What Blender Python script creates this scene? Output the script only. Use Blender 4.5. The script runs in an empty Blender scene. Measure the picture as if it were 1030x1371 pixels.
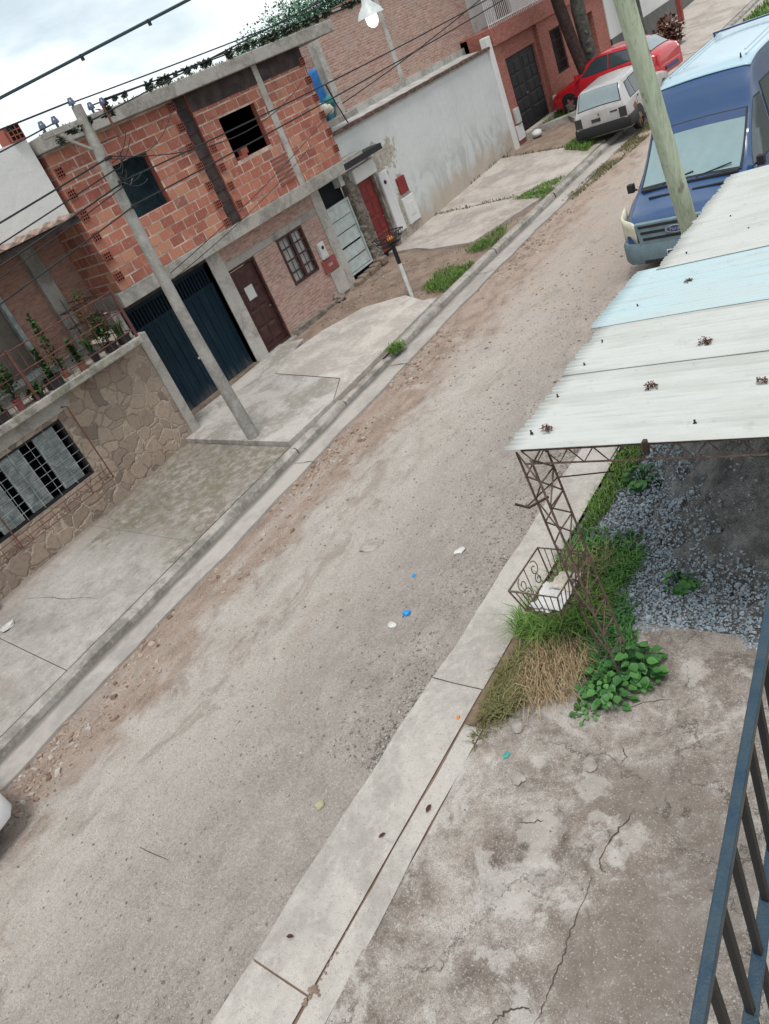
import bpy, math, random
import numpy as np
from mathutils import Vector, Matrix
random.seed(7); RNG = np.random.default_rng(7)
D = bpy.data
SC = bpy.context.scene
COL = SC.collection
R = math.radians

# ------------------------------------------------------------------ ground profile (metres; Y runs up the street, X across it)
def cl(v, a, b): return max(a, min(b, v))
def slope(y): return 0.025*min(y, 70.0)
def gl(y): return -8.92-.033*cl(y, -8, 14)+.012*cl(y-14, 0, 12)      # street edge of the far gutter
def kl(y): return gl(y)-.56                                             # foot of the far kerb
def rl(y): return -4.42-.011*cl(y, -8, 40)                              # street edge of the near gutter
def rr(y): return -3.77-.030*cl(y, -8, 12)                              # house edge of the near gutter
def pave(x, y):                                                         # top of the far pavement
    d = cl((kl(y)-x)/4.0, 0, 1)
    return slope(y)+.13+.08*d+.09*cl((y-16)/8, 0, 1)*d
# ------------------------------------------------------------------ mesh helpers
class G:
    def __init__(s): s.v=[]; s.f=[]; s.m=[]
    def add(s, vs, fs, m=0):
        o=len(s.v); s.v += [tuple(p) for p in vs]
        for f in fs: s.f.append(tuple(i+o for i in f)); s.m.append(m)
        return s
    def box(s, x0,x1,y0,y1,z0,z1, m=0):
        return s.add([(x0,y0,z0),(x1,y0,z0),(x1,y1,z0),(x0,y1,z0),(x0,y0,z1),(x1,y0,z1),(x1,y1,z1),(x0,y1,z1)],
              [(0,3,2,1),(4,5,6,7),(0,1,5,4),(1,2,6,5),(2,3,7,6),(3,0,4,7)], m)
    def beam(s, p, q, w, h, m=0, up=(0,0,1)):
        p=Vector(p); q=Vector(q); d=(q-p).normalized(); u=Vector(up)
        if abs(d.dot(u))>.98: u=Vector((1,0,0))
        a=d.cross(u).normalized()*w/2; b=a.cross(d).normalized()*h/2
        vs=[p-a-b,p+a-b,p+a+b,p-a+b,q-a-b,q+a-b,q+a+b,q-a+b]
        return s.add(vs, [(0,1,2,3),(7,6,5,4),(0,4,5,1),(1,5,6,2),(2,6,7,3),(3,7,4,0)], m)
    def tube(s, pts, r, n=8, m=0, cap=True):
        pts=[Vector(p) for p in pts]; k=len(pts)
        rs=r if isinstance(r,(list,tuple)) else [r]*k
        ref=None; vs=[]
        for i,p in enumerate(pts):
            d=(pts[min(i+1,k-1)]-pts[max(i-1,0)]).normalized()
            if ref is None:
                ref=Vector((0,0,1)) if abs(d.z)<.9 else Vector((1,0,0))
            a=(ref-d*ref.dot(d)).normalized(); b=d.cross(a); ref=a
            for j in range(n):
                t=2*math.pi*j/n; vs.append(p+(a*math.cos(t)+b*math.sin(t))*rs[i])
        fs=[]
        for i in range(k-1):
            for j in range(n):
                fs.append((i*n+j, i*n+(j+1)%n, (i+1)*n+(j+1)%n, (i+1)*n+j))
        if cap: fs += [tuple(range(n-1,-1,-1)), tuple((k-1)*n+j for j in range(n))]
        return s.add(vs, fs, m)
    def cyl(s, c, r0, r1, h, n=16, m=0, axis=(0,0,1)):
        c=Vector(c); return s.tube([c, c+Vector(axis)*h], [r0,r1], n, m)
    def ext(s, pts, vec, m=0):
        n=len(pts); v=Vector(vec); a=[Vector(p) for p in pts]
        return s.add(a+[p+v for p in a], [tuple(range(n-1,-1,-1)), tuple(range(n,2*n))]+[(i,(i+1)%n,n+(i+1)%n,n+i) for i in range(n)], m)
    def wallx(s, X, y0,y1,z0,z1, holes=(), t=.2, m=0, mr=None, back=True):
        """wall facing +X with rectangular openings (ya,yb,za,zb); thickness t goes to -X"""
        mr = m if mr is None else mr
        ys=sorted({y0,y1,*[h[0] for h in holes],*[h[1] for h in holes]}); zs=sorted({z0,z1,*[h[2] for h in holes],*[h[3] for h in holes]})
        ys=[y for y in ys if y0<=y<=y1]; zs=[z for z in zs if z0<=z<=z1]
        for i in range(len(ys)-1):
            for j in range(len(zs)-1):
                cy=(ys[i]+ys[i+1])/2; cz=(zs[j]+zs[j+1])/2
                if any(h[0]<cy<h[1] and h[2]<cz<h[3] for h in holes): continue
                s.add([(X,ys[i],zs[j]),(X,ys[i+1],zs[j]),(X,ys[i+1],zs[j+1]),(X,ys[i],zs[j+1])],[(0,1,2,3)],m)
                if back: s.add([(X-t,ys[i],zs[j]),(X-t,ys[i+1],zs[j]),(X-t,ys[i+1],zs[j+1]),(X-t,ys[i],zs[j+1])],[(3,2,1,0)],m)
        for (a,b,c,d) in list(holes):
            a=max(a,y0); b=min(b,y1); c=max(c,z0); d=min(d,z1)
            s.add([(X,a,c),(X,b,c),(X,b,d),(X,a,d),(X-t,a,c),(X-t,b,c),(X-t,b,d),(X-t,a,d)],[(0,4,5,1),(1,5,6,2),(2,6,7,3),(3,7,4,0)],mr)
        s.add([(X,y0,z0),(X,y1,z0),(X,y1,z1),(X,y0,z1),(X-t,y0,z0),(X-t,y1,z0),(X-t,y1,z1),(X-t,y0,z1)],[(1,0,4,5),(2,1,5,6),(3,2,6,7),(0,3,7,4)],m)
        return s
    def rock(s, c, r, m=0, flat=.7):
        n=len(ICO_V); v=ICO_V*(1+RNG.uniform(-.22,.22,(n,1)))*np.array([RNG.uniform(.7,1.3),RNG.uniform(.7,1.3),flat])
        a=RNG.uniform(0,6.28); ca,sa=math.cos(a),math.sin(a)
        v=np.c_[v[:,0]*ca-v[:,1]*sa, v[:,0]*sa+v[:,1]*ca, v[:,2]]*r+np.array(c)
        return s.add(v.tolist(), ICO_F, m)
def ico():
    import bmesh
    b=bmesh.new(); bmesh.ops.create_icosphere(b,subdivisions=2,radius=1)
    v=np.array([x.co[:] for x in b.verts]); f=[tuple(q.index for q in p.verts) for p in b.faces]; b.free(); return v,f
ICO_V,ICO_F=ico()
ORG={}
def finish(me, mats, smooth, sharp):
    for m in (mats if isinstance(mats,(list,tuple)) else [mats]): me.materials.append(m)
    me.polygons.foreach_set('use_smooth',[bool(smooth)]*len(me.polygons))
    if smooth:
        if sharp: me.set_sharp_from_angle(angle=R(sharp))
def build(g, name, mats, parent=None, local=False, smooth=False, sharp=40, bevel=0, seg=2):
    me=D.meshes.new(name); v=g.v
    o=D.objects.new(name,None if False else me)
    off=Vector((0,0,0))
    if parent is not None and not local: off=ORG.get(parent.name, Vector((0,0,0)))
    if off.length>0: v=[(a-off.x,b-off.y,c-off.z) for a,b,c in v]
    me.from_pydata(v,[],g.f); me.polygons.foreach_set('material_index',g.m)
    me.update(); finish(me,mats,smooth,sharp)
    COL.objects.link(o)
    if parent is not None: o.parent=parent; ORG[o.name]=Vector((0,0,0)) if local else off
    if bevel:
        b=o.modifiers.new('bevel','BEVEL'); b.width=bevel; b.segments=seg; b.limit_method='ANGLE'; b.angle_limit=R(35)
    return o
def npmesh(name, V, F, mats, parent=None, tone=None, smooth=False, mi=None, local=False):
    """V (n,3), F (m,k) array of equal-sized faces"""
    V=np.asarray(V,float); F=np.asarray(F)
    if parent is not None and not local: V=V-np.array(ORG.get(parent.name,Vector((0,0,0))))
    me=D.meshes.new(name); k=F.shape[1]
    me.vertices.add(len(V)); me.vertices.foreach_set('co',V.ravel())
    me.loops.add(F.size); me.loops.foreach_set('vertex_index',F.ravel().astype(np.int32))
    me.polygons.add(len(F)); me.polygons.foreach_set('loop_start',(np.arange(len(F))*k).astype(np.int32))
    if mi is not None: me.polygons.foreach_set('material_index',np.asarray(mi,np.int32))
    me.update(calc_edges=True); me.validate()
    if tone is not None:
        a=me.attributes.new('tone','FLOAT','FACE'); a.data.foreach_set('value',np.asarray(tone,np.float32))
    finish(me,mats,smooth,0)
    o=D.objects.new(name,me); COL.objects.link(o)
    if parent is not None: o.parent=parent; ORG[o.name]=ORG.get(parent.name,Vector((0,0,0)))
    return o
def thing(name, loc, label, cat, group=None, rot=0):
    o=D.objects.new(name,None); COL.objects.link(o); o.location=loc; o.empty_display_size=.2
    o.rotation_euler=(0,0,rot); ORG[o.name]=Vector(loc); tag(o,label,cat,group); return o
def tag(o,label,cat,group=None,kind=None):
    o['label']=label; o['category']=cat
    if group: o['group']=group
    if kind: o['kind']=kind
    return o
def struct(o): o['kind']='structure'; return o
def stuff(o,label,cat): return tag(o,label,cat,None,'stuff')
def dup(root, loc, rot=None, label=None, scale=None):
    r=root.copy(); COL.objects.link(r); r.location=loc
    if rot is not None: r.rotation_euler=(0,0,rot)
    if scale: r.scale=(scale,)*3 if not isinstance(scale,tuple) else scale
    if label: r['label']=label
    for c in root.children:
        d=c.copy(); COL.objects.link(d); d.parent=r
        for e in c.children:
            f=e.copy(); COL.objects.link(f); f.parent=d
    return r
def sag(p,q,drop,n=14):
    p=Vector(p); q=Vector(q)
    return [p.lerp(q,i/n)-Vector((0,0,drop*4*(i/n)*(1-i/n))) for i in range(n+1)]
def text(name, body, size, mat, parent, M4, ext=.002):
    c=D.curves.new(name,'FONT'); c.body=body; c.size=size; c.extrude=ext; c.align_x='CENTER'; c.align_y='CENTER'
    t=D.objects.new(name,c); dg=bpy.context.evaluated_depsgraph_get(); COL.objects.link(t); dg.update()
    me=D.meshes.new_from_object(t.evaluated_get(dg)); D.objects.remove(t); D.curves.remove(c)
    me.name=name; me.transform(M4); me.materials.clear(); me.materials.append(mat)
    o=D.objects.new(name,me); COL.objects.link(o); o.parent=parent; return o

# ------------------------------------------------------------------ materials
class N:
    def __init__(s,name):
        s.mat=D.materials.new(name); s.mat.use_nodes=True; s.t=s.mat.node_tree
        s.p=s.t.nodes['Principled BSDF']; s.p.inputs['Specular IOR Level'].default_value=.3
    def n(s,ty,ins=None,**pr):
        x=s.t.nodes.new('ShaderNode'+ty)
        for k,v in pr.items(): setattr(x,k,v)
        for k,v in (ins or {}).items():
            if hasattr(v,'is_linked') or isinstance(v,bpy.types.NodeSocket): s.t.links.new(v,x.inputs[k])
            else:
                if isinstance(v,tuple) and len(v)==3 and x.inputs[k].type=='RGBA': v=(*v,1)
                x.inputs[k].default_value=v
        return x
    def obj(s): return s.n('TexCoord').outputs['Object']
    def wallvec(s):
        g=s.n('NewGeometry').outputs['Normal']; a=s.n('SeparateXYZ',{0:g}).outputs
        px=s.n('SeparateXYZ',{0:s.n('NewGeometry').outputs['Position']}).outputs
        ax=s.math('GREATER_THAN', s.math('ABSOLUTE',a[0]), .6); az=s.math('GREATER_THAN', s.math('ABSOLUTE',a[2]), .7)
        u=s.fmix(ax,px[0],px[1]); v=s.fmix(az,px[2],s.fmix(ax,px[1],px[0])); u=s.fmix(az,u,px[1]); v=s.fmix(az,px[2],px[0])
        return s.n('CombineXYZ',{0:u,1:v}).outputs[0]
    def pos(s): return s.n('NewGeometry').outputs['Position']
    def xyz(s,vec): return s.n('SeparateXYZ',{0:vec}).outputs
    def scale(s,vec,k): return s.n('VectorMath',{0:vec,1:k},operation='MULTIPLY').outputs[0]
    def noise(s,vec,sc,det=4,rough=.55,dist=0,col=False):
        x=s.n('TexNoise',{'Vector':vec,'Scale':sc,'Detail':det,'Roughness':rough,'Distortion':dist}); return x.outputs['Color' if col else 'Fac']
    def math(s,op,a,b=0,c=0,clamp=False):
        return s.n('Math',{0:a,1:b,2:c},operation=op,use_clamp=clamp).outputs[0]
    def fmix(s,f,a,b): return s.n('Mix',{0:f,2:a,3:b},data_type='FLOAT').outputs[0]
    def mix(s,f,a,b,mode='MIX'):
        return s.n('Mix',{0:f,6:a,7:b},data_type='RGBA',blend_type=mode).outputs[2]
    def ss(s,v,a,b):  # smoothstep
        return s.n('MapRange',{0:v,1:a,2:b,3:0.,4:1.},interpolation_type='SMOOTHSTEP').outputs[0]
    def ramp(s,f,*st):
        x=s.n('ValToRGB',{0:f}); e=x.color_ramp.elements
        while len(e)<len(st): e.new(.5)
        for i,(p,c) in enumerate(st): e[i].position=p; e[i].color=(*c,1)
        return x.outputs[0]
    def attr(s,nm): return s.n('Attribute',attribute_name=nm).outputs['Fac']
    def bump(s,h,st=.4,d=.02,nrm=None):
        ins={'Strength':st,'Distance':d,'Height':h}
        if nrm is not None: ins['Normal']=nrm
        return s.n('Bump',ins).outputs[0]
    def done(s,col,rough=.85,nrm=None,**kw):
        def put(k,v):
            if isinstance(v,bpy.types.NodeSocket): s.t.links.new(v,s.p.inputs[k])
            else: s.p.inputs[k].default_value=(*v,1) if isinstance(v,tuple) and len(v)==3 else v
        put('Base Color',col); put('Roughness',rough)
        if nrm is not None: put('Normal',nrm)
        for k,v in kw.items(): put(k.replace('_',' '),v)
        return s.mat
def plain(name,col,rough=.7,var=.25,sc=6,bump=.15,metal=0.,spec=.3,dark=None,bd=.01):
    """a worn surface: colour broken by two scales of noise and a fine bump"""
    n=N(name); v=n.pos(); a=n.noise(v,sc,6,.6); b=n.noise(v,sc*9,4,.6)
    d=dark or tuple(c*.55 for c in col)
    f=n.ss(n.math('ADD',n.math('MULTIPLY',a,.7),n.math('MULTIPLY',b,.3)),.38,.66)
    c=n.mix(n.math('MULTIPLY',n.math('SUBTRACT',1,f),min(1,var*2)),col,d)
    n.p.inputs['Metallic'].default_value=metal; n.p.inputs['Specular IOR Level'].default_value=spec
    return n.done(c, n.fmix(a,rough*.85,min(1,rough*1.12)), n.bump(n.math('ADD',a,b),bump,bd))
def concrete(name,col,dark,sc=1.0,moss=None,mossamt=.5,crack=0,rough=.9,stain=(.42,.62)):
    n=N(name); v=n.pos(); a=n.noise(v,.9*sc,7,.62,.6); b=n.noise(v,7*sc,6,.65); c=n.noise(v,70,3,.7); sp=n.noise(v,160,2,.6)
    col1=n.mix(n.ss(n.math('ADD',n.math('MULTIPLY',a,.75),n.math('MULTIPLY',b,.25)),*stain),dark,col)
    col1=n.mix(n.math('MULTIPLY',n.ss(b,.5,.72),.35),col1,tuple(min(1,x*1.18) for x in col))
    if moss: col1=n.mix(n.math('MULTIPLY',n.ss(n.noise(v,1.3*sc,7,.7,.4),.5,.66),mossamt),col1,moss)
    col1=n.mix(n.math('MULTIPLY',n.ss(sp,.53,.66),.5),col1,tuple(x*.6 for x in dark)); col1=n.mix(n.math('MULTIPLY',n.ss(n.noise(v,46,2,.6),.64,.70),.45),col1,tuple(x*.4 for x in dark)); col1=n.mix(n.math('MULTIPLY',n.ss(c,.6,.74),.3),col1,tuple(min(1,x*1.35) for x in col))
    gm=n.noise(v,24,5,.76); col1=n.mix(n.math('MULTIPLY',n.ss(gm,.52,.66),.32),col1,tuple(x*.62 for x in dark))
    h=n.math('ADD',n.math('MULTIPLY',b,.6),n.math('ADD',n.math('MULTIPLY',c,.35),n.math('MULTIPLY',sp,.15)))
    if crack:
        vo=n.n('TexVoronoi',{'Vector':n.n('VectorMath',{0:v,1:n.scale(n.noise(v,2.2,5,.6,col=True),(.8,.8,.0))},operation='ADD').outputs[0],'Scale':crack},feature='DISTANCE_TO_EDGE').outputs['Distance']
        k=n.math('MULTIPLY',n.math('SUBTRACT',1,n.ss(vo,0.0,.008)),n.ss(n.noise(v,.8,2),.5,.6)); col1=n.mix(n.math('MULTIPLY',k,.75),col1,(.05,.045,.04)); h=n.math('SUBTRACT',h,k)
    return n.done(col1,rough,n.bump(h,.55,.012))
def brick(name,c1,c2,mort,w=.235,h=.066,ms=.012,stain=.3,bstr=.7):
    n=N(name); v=n.wallvec(); v=n.n('VectorMath',{0:v,1:n.scale(n.noise(n.pos(),3,3,col=True),(.012,.012,0))},operation='ADD').outputs[0]
    b=n.n('TexBrick',{'Vector':v,'Color1':(*c1,1),'Color2':(*c2,1),'Mortar':(*mort,1),'Scale':1.0,'Mortar Size':ms,'Mortar Smooth':.35,'Bias':0.,'Brick Width':w,'Row Height':h})
    big=n.noise(n.pos(),1.1,6,.65); fine=n.noise(n.pos(),34,4,.65); mid=n.noise(n.scale(n.pos(),(1,1,3)),7,4,.6)
    c=n.mix(n.math('MULTIPLY',n.ss(mid,.4,.68),.55),b.outputs['Color'],tuple(x*.55 for x in c2))
    c=n.mix(n.math('MULTIPLY',n.ss(big,.45,.7),stain),c,tuple(x*.8 for x in mort))
    c=n.mix(n.math('MULTIPLY',n.ss(fine,.58,.7),.45),c,(.07,.05,.045))
    hh=n.math('ADD',n.math('MULTIPLY',n.math('SUBTRACT',1,b.outputs['Fac']),1.0),n.math('MULTIPLY',fine,.5))
    return n.done(c,.92,n.bump(hh,bstr,.02))
def leafmat(name,a,b,rough=.6):
    n=N(name); t=n.attr('tone'); c=n.ramp(t,(0,a),(1,b)); c=n.mix(n.math('MULTIPLY',n.noise(n.pos(),9,3),.4),c,tuple(x*.7 for x in a))
    n.p.inputs['Subsurface Weight'].default_value=0
    return n.done(c,rough)
def stonemat(name,cols,rough=.9):
    n=N(name); t=n.attr('tone'); k=len(cols); c=n.ramp(t,*[(i/(k-1),x) for i,x in enumerate(cols)])
    f=n.noise(n.pos(),60,4,.6); c=n.mix(n.math('MULTIPLY',f,.5),c,tuple(x*.6 for x in cols[0]))
    return n.done(c,rough,n.bump(f,.3,.01))
def paint(name,col,rough=.3,coat=.6,dirt=.25,dirtcol=(.25,.2,.17)):
    n=N(name); v=n.obj(); a=n.noise(v,2.2,5,.65); z=n.xyz(v)[2]; low=n.math('SUBTRACT',1,n.ss(z,.25,.95))
    f=n.math('MULTIPLY',n.math('ADD',n.ss(a,.5,.75),n.math('MULTIPLY',low,n.noise(v,9,4))),dirt)
    n.p.inputs['Coat Weight'].default_value=coat; n.p.inputs['Coat Roughness'].default_value=.12
    return n.done(n.mix(f,col,dirtcol),n.fmix(f,rough,.8),n.bump(n.noise(v,1.2,2),.02,.05))
def glass(name,col=(.02,.035,.04),rough=.06):
    n=N(name); n.p.inputs['Specular IOR Level'].default_value=.7; a=n.noise(n.obj(),5,4)
    return n.done(n.mix(n.math('MULTIPLY',a,.5),col,tuple(min(1,c*1.7+.01) for c in col)),n.fmix(a,rough,rough+.12))

M={}
def roadmat():
    n=N('road dirt'); v=n.pos(); x,y,z=n.xyz(v)
    big=n.noise(n.scale(v,(1,.35,1)),.8,6,.6,.5); mid=n.noise(n.scale(v,(1,.6,1)),4,6,.65,.3); fine=n.noise(v,30,5,.7); grit=n.noise(v,110,3,.7)
    dx=n.math('ADD',n.math('MULTIPLY',n.math('SUBTRACT',big,.5),1.6),n.math('MULTIPLY',n.math('SUBTRACT',mid,.5),.8))
    gl_=n.math('ADD',-8.92,n.math('MULTIPLY',y,-.033)); d=n.math('ADD',n.math('SUBTRACT',x,gl_),dx)   # distance from the far gutter
    c=n.ramp(n.math('ADD',n.math('MULTIPLY',mid,.6),n.math('MULTIPLY',fine,.4)),(.3,(.275,.239,.207)),(.5,(.402,.36,.322)),(.7,(.49,.45,.41)))
    red=n.ramp(n.math('ADD',n.math('MULTIPLY',mid,.6),n.math('MULTIPLY',fine,.4)),(.32,(.13,.085,.062)),(.5,(.275,.19,.142)),(.68,(.39,.30,.24)))
    blot=n.noise(v,1.1,7,.68,.8); fr=n.math('SUBTRACT',1,n.ss(n.math('ADD',d,n.math('MULTIPLY',n.math('SUBTRACT',blot,.5),3.2)),.7,1.5)); c=n.mix(n.math('MULTIPLY',fr,.88),c,red)
    pt=n.math('MULTIPLY',n.ss(n.noise(n.scale(v,(1.2,.45,1)),.9,7,.66,1.0),.54,.64),.3); c=n.mix(pt,c,(.31,.24,.195))
    dk=n.noise(n.scale(v,(1.1,.6,1)),1.6,9,.74,.8); bandm=n.math('MAXIMUM',n.math('MULTIPLY',n.ss(d,.3,.8),n.math('SUBTRACT',1,n.ss(d,2.2,3.4))),n.math('MULTIPLY',n.ss(d,3.2,4.0),.8)); c=n.mix(n.math('MULTIPLY',n.math('MULTIPLY',n.ss(dk,.53,.63),bandm),.48),c,n.mix(fine,(.12,.088,.07),(.27,.205,.165)))
    tr=n.math('MULTIPLY',n.ss(n.noise(n.scale(v,(1.7,.24,1)),1.,7,.66,.5),.5,.66),.3); c=n.mix(tr,c,(.50,.46,.42))
    grey=n.ramp(n.math('ADD',n.math('MULTIPLY',mid,.5),n.math('MULTIPLY',fine,.5)),(.32,(.157,.134,.116)),(.5,(.292,.256,.227)),(.7,(.405,.367,.332)))
    fg=n.ss(n.math('ADD',d,n.math('MULTIPLY',n.math('SUBTRACT',mid,.5),2.2)),2.1,3.5); c=n.mix(n.math('MULTIPLY',fg,.8),c,grey)
    far=n.ss(n.math('ADD',y,n.math('MULTIPLY',dx,2.)),8.5,14.); c=n.mix(n.math('MULTIPLY',far,n.math('MULTIPLY',n.ss(mid,.32,.6),.6)),c,(.385,.295,.24))
    g2=n.noise(v,48,5,.72); c=n.mix(n.math('MULTIPLY',n.ss(g2,.5,.66),.5),c,(.19,.168,.15)); c=n.mix(n.math('MULTIPLY',n.ss(grit,.52,.66),.6),c,(.12,.107,.097)); c=n.mix(n.math('MULTIPLY',n.ss(n.noise(v,70,3,.55),.57,.68),.5),c,(.52,.49,.46))
    h=n.math('ADD',n.math('MULTIPLY',mid,.8),n.math('ADD',n.math('MULTIPLY',fine,.6),n.math('MULTIPLY',grit,.35)))
    return n.done(c,.97,n.bump(n.math('ADD',h,n.math('MULTIPLY',g2,.5)),1.0,.026))
M['road']=roadmat()
M['dirt']=plain('verge dirt',(.27,.205,.16),.97,.45,2.5,.8,bd=.03,dark=(.15,.105,.08))
M['field']=plain('far earth',(.2,.18,.13),.97,.4,.4,.5)
M['gutterR']=concrete('near gutter concrete',(.40,.37,.337),(.285,.26,.235),1.4,stain=(.36,.58))
def gutterL():
    n=N('far gutter concrete'); v=n.pos(); x,y,z=n.xyz(v); a=n.noise(v,.9,7,.62,.6); b=n.noise(v,8,6,.65); s_=n.noise(v,140,3,.7); m=n.noise(n.scale(v,(3,.5,1)),2,6,.65)
    c=n.mix(n.ss(n.math('ADD',n.math('MULTIPLY',a,.7),n.math('MULTIPLY',b,.3)),.38,.6),(.27,.248,.226),(.375,.345,.315)); kx_=n.math('ADD',-9.48,n.math('MULTIPLY',n.math('MINIMUM',y,14.),-.033))
    d=n.math('ADD',n.math('SUBTRACT',x,kx_),n.math('MULTIPLY',n.math('SUBTRACT',m,.5),.22)); f=n.math('SUBTRACT',1,n.ss(d,.06,.22)); c=n.mix(n.math('MULTIPLY',f,.8),c,(.085,.077,.065))
    c=n.mix(n.math('MULTIPLY',n.ss(s_,.55,.68),.4),c,(.16,.15,.135)); return n.done(c,.92,n.bump(n.math('ADD',n.math('MULTIPLY',b,.5),s_),.5,.01))
M['gutterL']=gutterL()
M['kerb']=concrete('kerb concrete',(.35,.325,.295),(.17,.158,.14),1.6,moss=(.13,.13,.095),mossamt=.5,stain=(.38,.58))
def pavemat():
    n=N('old pavement'); v=n.pos(); x,y,z=n.xyz(v)
    a=n.noise(v,.9,7,.62,.6); b=n.noise(v,6,6,.65); s=n.noise(v,120,3,.7); g=n.noise(n.scale(v,(1.4,.5,1)),1.3,7,.68,.8)
    c=n.ramp(n.math('ADD',n.math('MULTIPLY',a,.6),n.math('MULTIPLY',b,.4)),(.34,(.20,.183,.163)),(.5,(.325,.302,.275)),(.66,(.42,.396,.367)))
    c=n.mix(n.math('MULTIPLY',n.ss(g,.48,.64),.25),c,(.225,.21,.175))
    wall=n.math('MULTIPLY',n.math('SUBTRACT',1,n.ss(n.math('ADD',x,n.math('MULTIPLY',a,1.4)),-12.4,-11.4)),.55); c=n.mix(wall,c,(.27,.215,.18))
    damp=n.math('MULTIPLY',n.ss(n.math('ADD',y,n.math('MULTIPLY',n.math('SUBTRACT',a,.5),3.)),4.2,5.2),n.ss(b,.3,.6)); damp=n.math('MULTIPLY',damp,n.math('SUBTRACT',1,n.ss(y,7.6,9.5)))
    c=n.mix(n.math('MULTIPLY',damp,.92),c,(.15,.125,.097)); c=n.mix(n.math('MULTIPLY',n.math('MULTIPLY',damp,n.ss(g,.5,.6)),.6),c,(.125,.12,.075))
    tile=n.math('MULTIPLY',n.math('SUBTRACT',1,n.ss(n.math('ADD',y,n.math('MULTIPLY',b,.1)),1.9,2.0)),n.math('SUBTRACT',1,n.ss(x,-10.45,-10.4))); c=n.mix(n.math('MULTIPLY',tile,.55),c,(.235,.2,.175))
    gr=n.noise(v,26,5,.78); c=n.mix(n.math('MULTIPLY',n.ss(gr,.5,.64),.42),c,(.14,.128,.112)); c=n.mix(n.math('MULTIPLY',n.ss(n.noise(v,17,5,.75),.56,.66),.35),c,(.47,.445,.415))
    c=n.mix(n.math('MULTIPLY',n.ss(s,.55,.7),.35),c,(.1,.095,.08))
    return n.done(c,.92,n.bump(n.math('ADD',n.math('MULTIPLY',b,.7),n.math('MULTIPLY',s,.3)),.6,.015))
M['pave']=pavemat()
M['ramp']=concrete('driveway concrete',(.41,.385,.355),(.24,.22,.195),1.3,moss=(.2,.19,.14),mossamt=.35,stain=(.38,.56))
M['pale']=concrete('pale new concrete',(.47,.435,.395),(.33,.30,.27),1.2)
M['slab']=concrete('far pavement slab',(.42,.375,.335),(.27,.235,.207),1.0,stain=(.36,.6))
def yardmat():
    n=N('yard concrete'); v=n.pos(); x,y,z=n.xyz(v)
    a=n.noise(v,1.3,8,.66,.8); b=n.noise(v,6,7,.7,.4); c_=n.noise(v,22,6,.72); s=n.noise(v,120,4,.75); s2=n.noise(v,55,3,.6)
    m=n.math('ADD',n.math('MULTIPLY',a,.5),n.math('ADD',n.math('MULTIPLY',b,.3),n.math('MULTIPLY',c_,.2)))
    c=n.ramp(m,(.38,(.10,.080,.066)),(.46,(.205,.17,.145)),(.52,(.32,.28,.247)),(.58,(.42,.38,.345)),(.68,(.50,.46,.42)))
    sm=n.math('MULTIPLY',n.ss(n.math('ADD',n.math('MULTIPLY',n.noise(v,1.7,8,.62,1.1),.8),n.math('MULTIPLY',b,.2)),.53,.58),.7); c=n.mix(sm,c,n.mix(b,(.34,.315,.29),(.45,.42,.39)))
    gr=n.fmix(sm,.75,.25); c=n.mix(n.math('MULTIPLY',n.ss(s,.5,.62),gr),c,(.105,.093,.083)); c=n.mix(n.math('MULTIPLY',n.ss(s2,.58,.68),n.math('MULTIPLY',gr,.6)),c,(.5,.475,.45))
    c=n.mix(n.math('MULTIPLY',n.ss(c_,.56,.68),.4),c,(.15,.135,.12)); c=n.mix(n.math('MULTIPLY',n.ss(n.noise(v,2.6,6,.65),.56,.68),.4),c,(.25,.19,.15))
    vv=n.n('VectorMath',{0:v,1:n.scale(n.noise(v,1.6,8,.7,col=True),(1.3,1.3,0))},operation='ADD').outputs[0]
    vo=n.n('TexVoronoi',{'Vector':vv,'Scale':.42},feature='DISTANCE_TO_EDGE').outputs['Distance']; k=n.math('MULTIPLY',n.math('SUBTRACT',1,n.ss(vo,.0005,.0042)),n.ss(n.noise(v,1.1,3),.44,.56))
    c=n.mix(n.math('MULTIPLY',k,.35),c,(.1,.085,.075))
    wv=n.noise(v,2.6,7,.68,.4,col=True); wx,wy,wz=n.xyz(wv)
    def blob(px,py,rx,ry,w=1.0):
        dx=n.math('DIVIDE',n.math('SUBTRACT',n.math('ADD',x,n.math('MULTIPLY',n.math('SUBTRACT',wx,.5),w)),px),rx); dy=n.math('DIVIDE',n.math('SUBTRACT',n.math('ADD',y,n.math('MULTIPLY',n.math('SUBTRACT',wy,.5),w)),py),ry)
        return n.math('ADD',n.math('MULTIPLY',dx,dx),n.math('MULTIPLY',dy,dy))
    for px,py,rx,ry in ((-1.85,1.85,.42,.62),(-2.05,3.05,.5,.33),(-1.5,2.6,.3,.5)): c=n.mix(n.math('MULTIPLY',n.math('SUBTRACT',1,n.ss(blob(px,py,rx,ry,.9),.4,1.3)),.62),c,n.mix(s,(.10,.08,.065),(.25,.21,.18)))
    for px,py,rx,ry in ((-2.78,2.5,.2,.17),(-2.68,2.15,.13,.3),(-2.1,2.64,.10,.2),(-2.3,2.75,.12,.07),(-2.55,3.0,.2,.1)): c=n.mix(n.math('MULTIPLY',n.math('SUBTRACT',1,n.ss(blob(px,py,rx,ry,.7),.45,1.15)),.6),c,n.mix(b,(.36,.33,.30),(.47,.435,.40)))
    c=n.mix(n.math('MULTIPLY',n.ss(n.noise(v,62,2,.7),.6,.67),.55),c,(.52,.49,.46))
    h=n.math('SUBTRACT',n.math('ADD',n.math('MULTIPLY',c_,.7),n.math('ADD',n.math('MULTIPLY',b,.6),n.math('MULTIPLY',s,n.fmix(sm,.6,.2)))),n.math('MULTIPLY',k,.7))
    return n.done(c,.93,n.bump(h,.9,.016))
M['yard']=yardmat()
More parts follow.
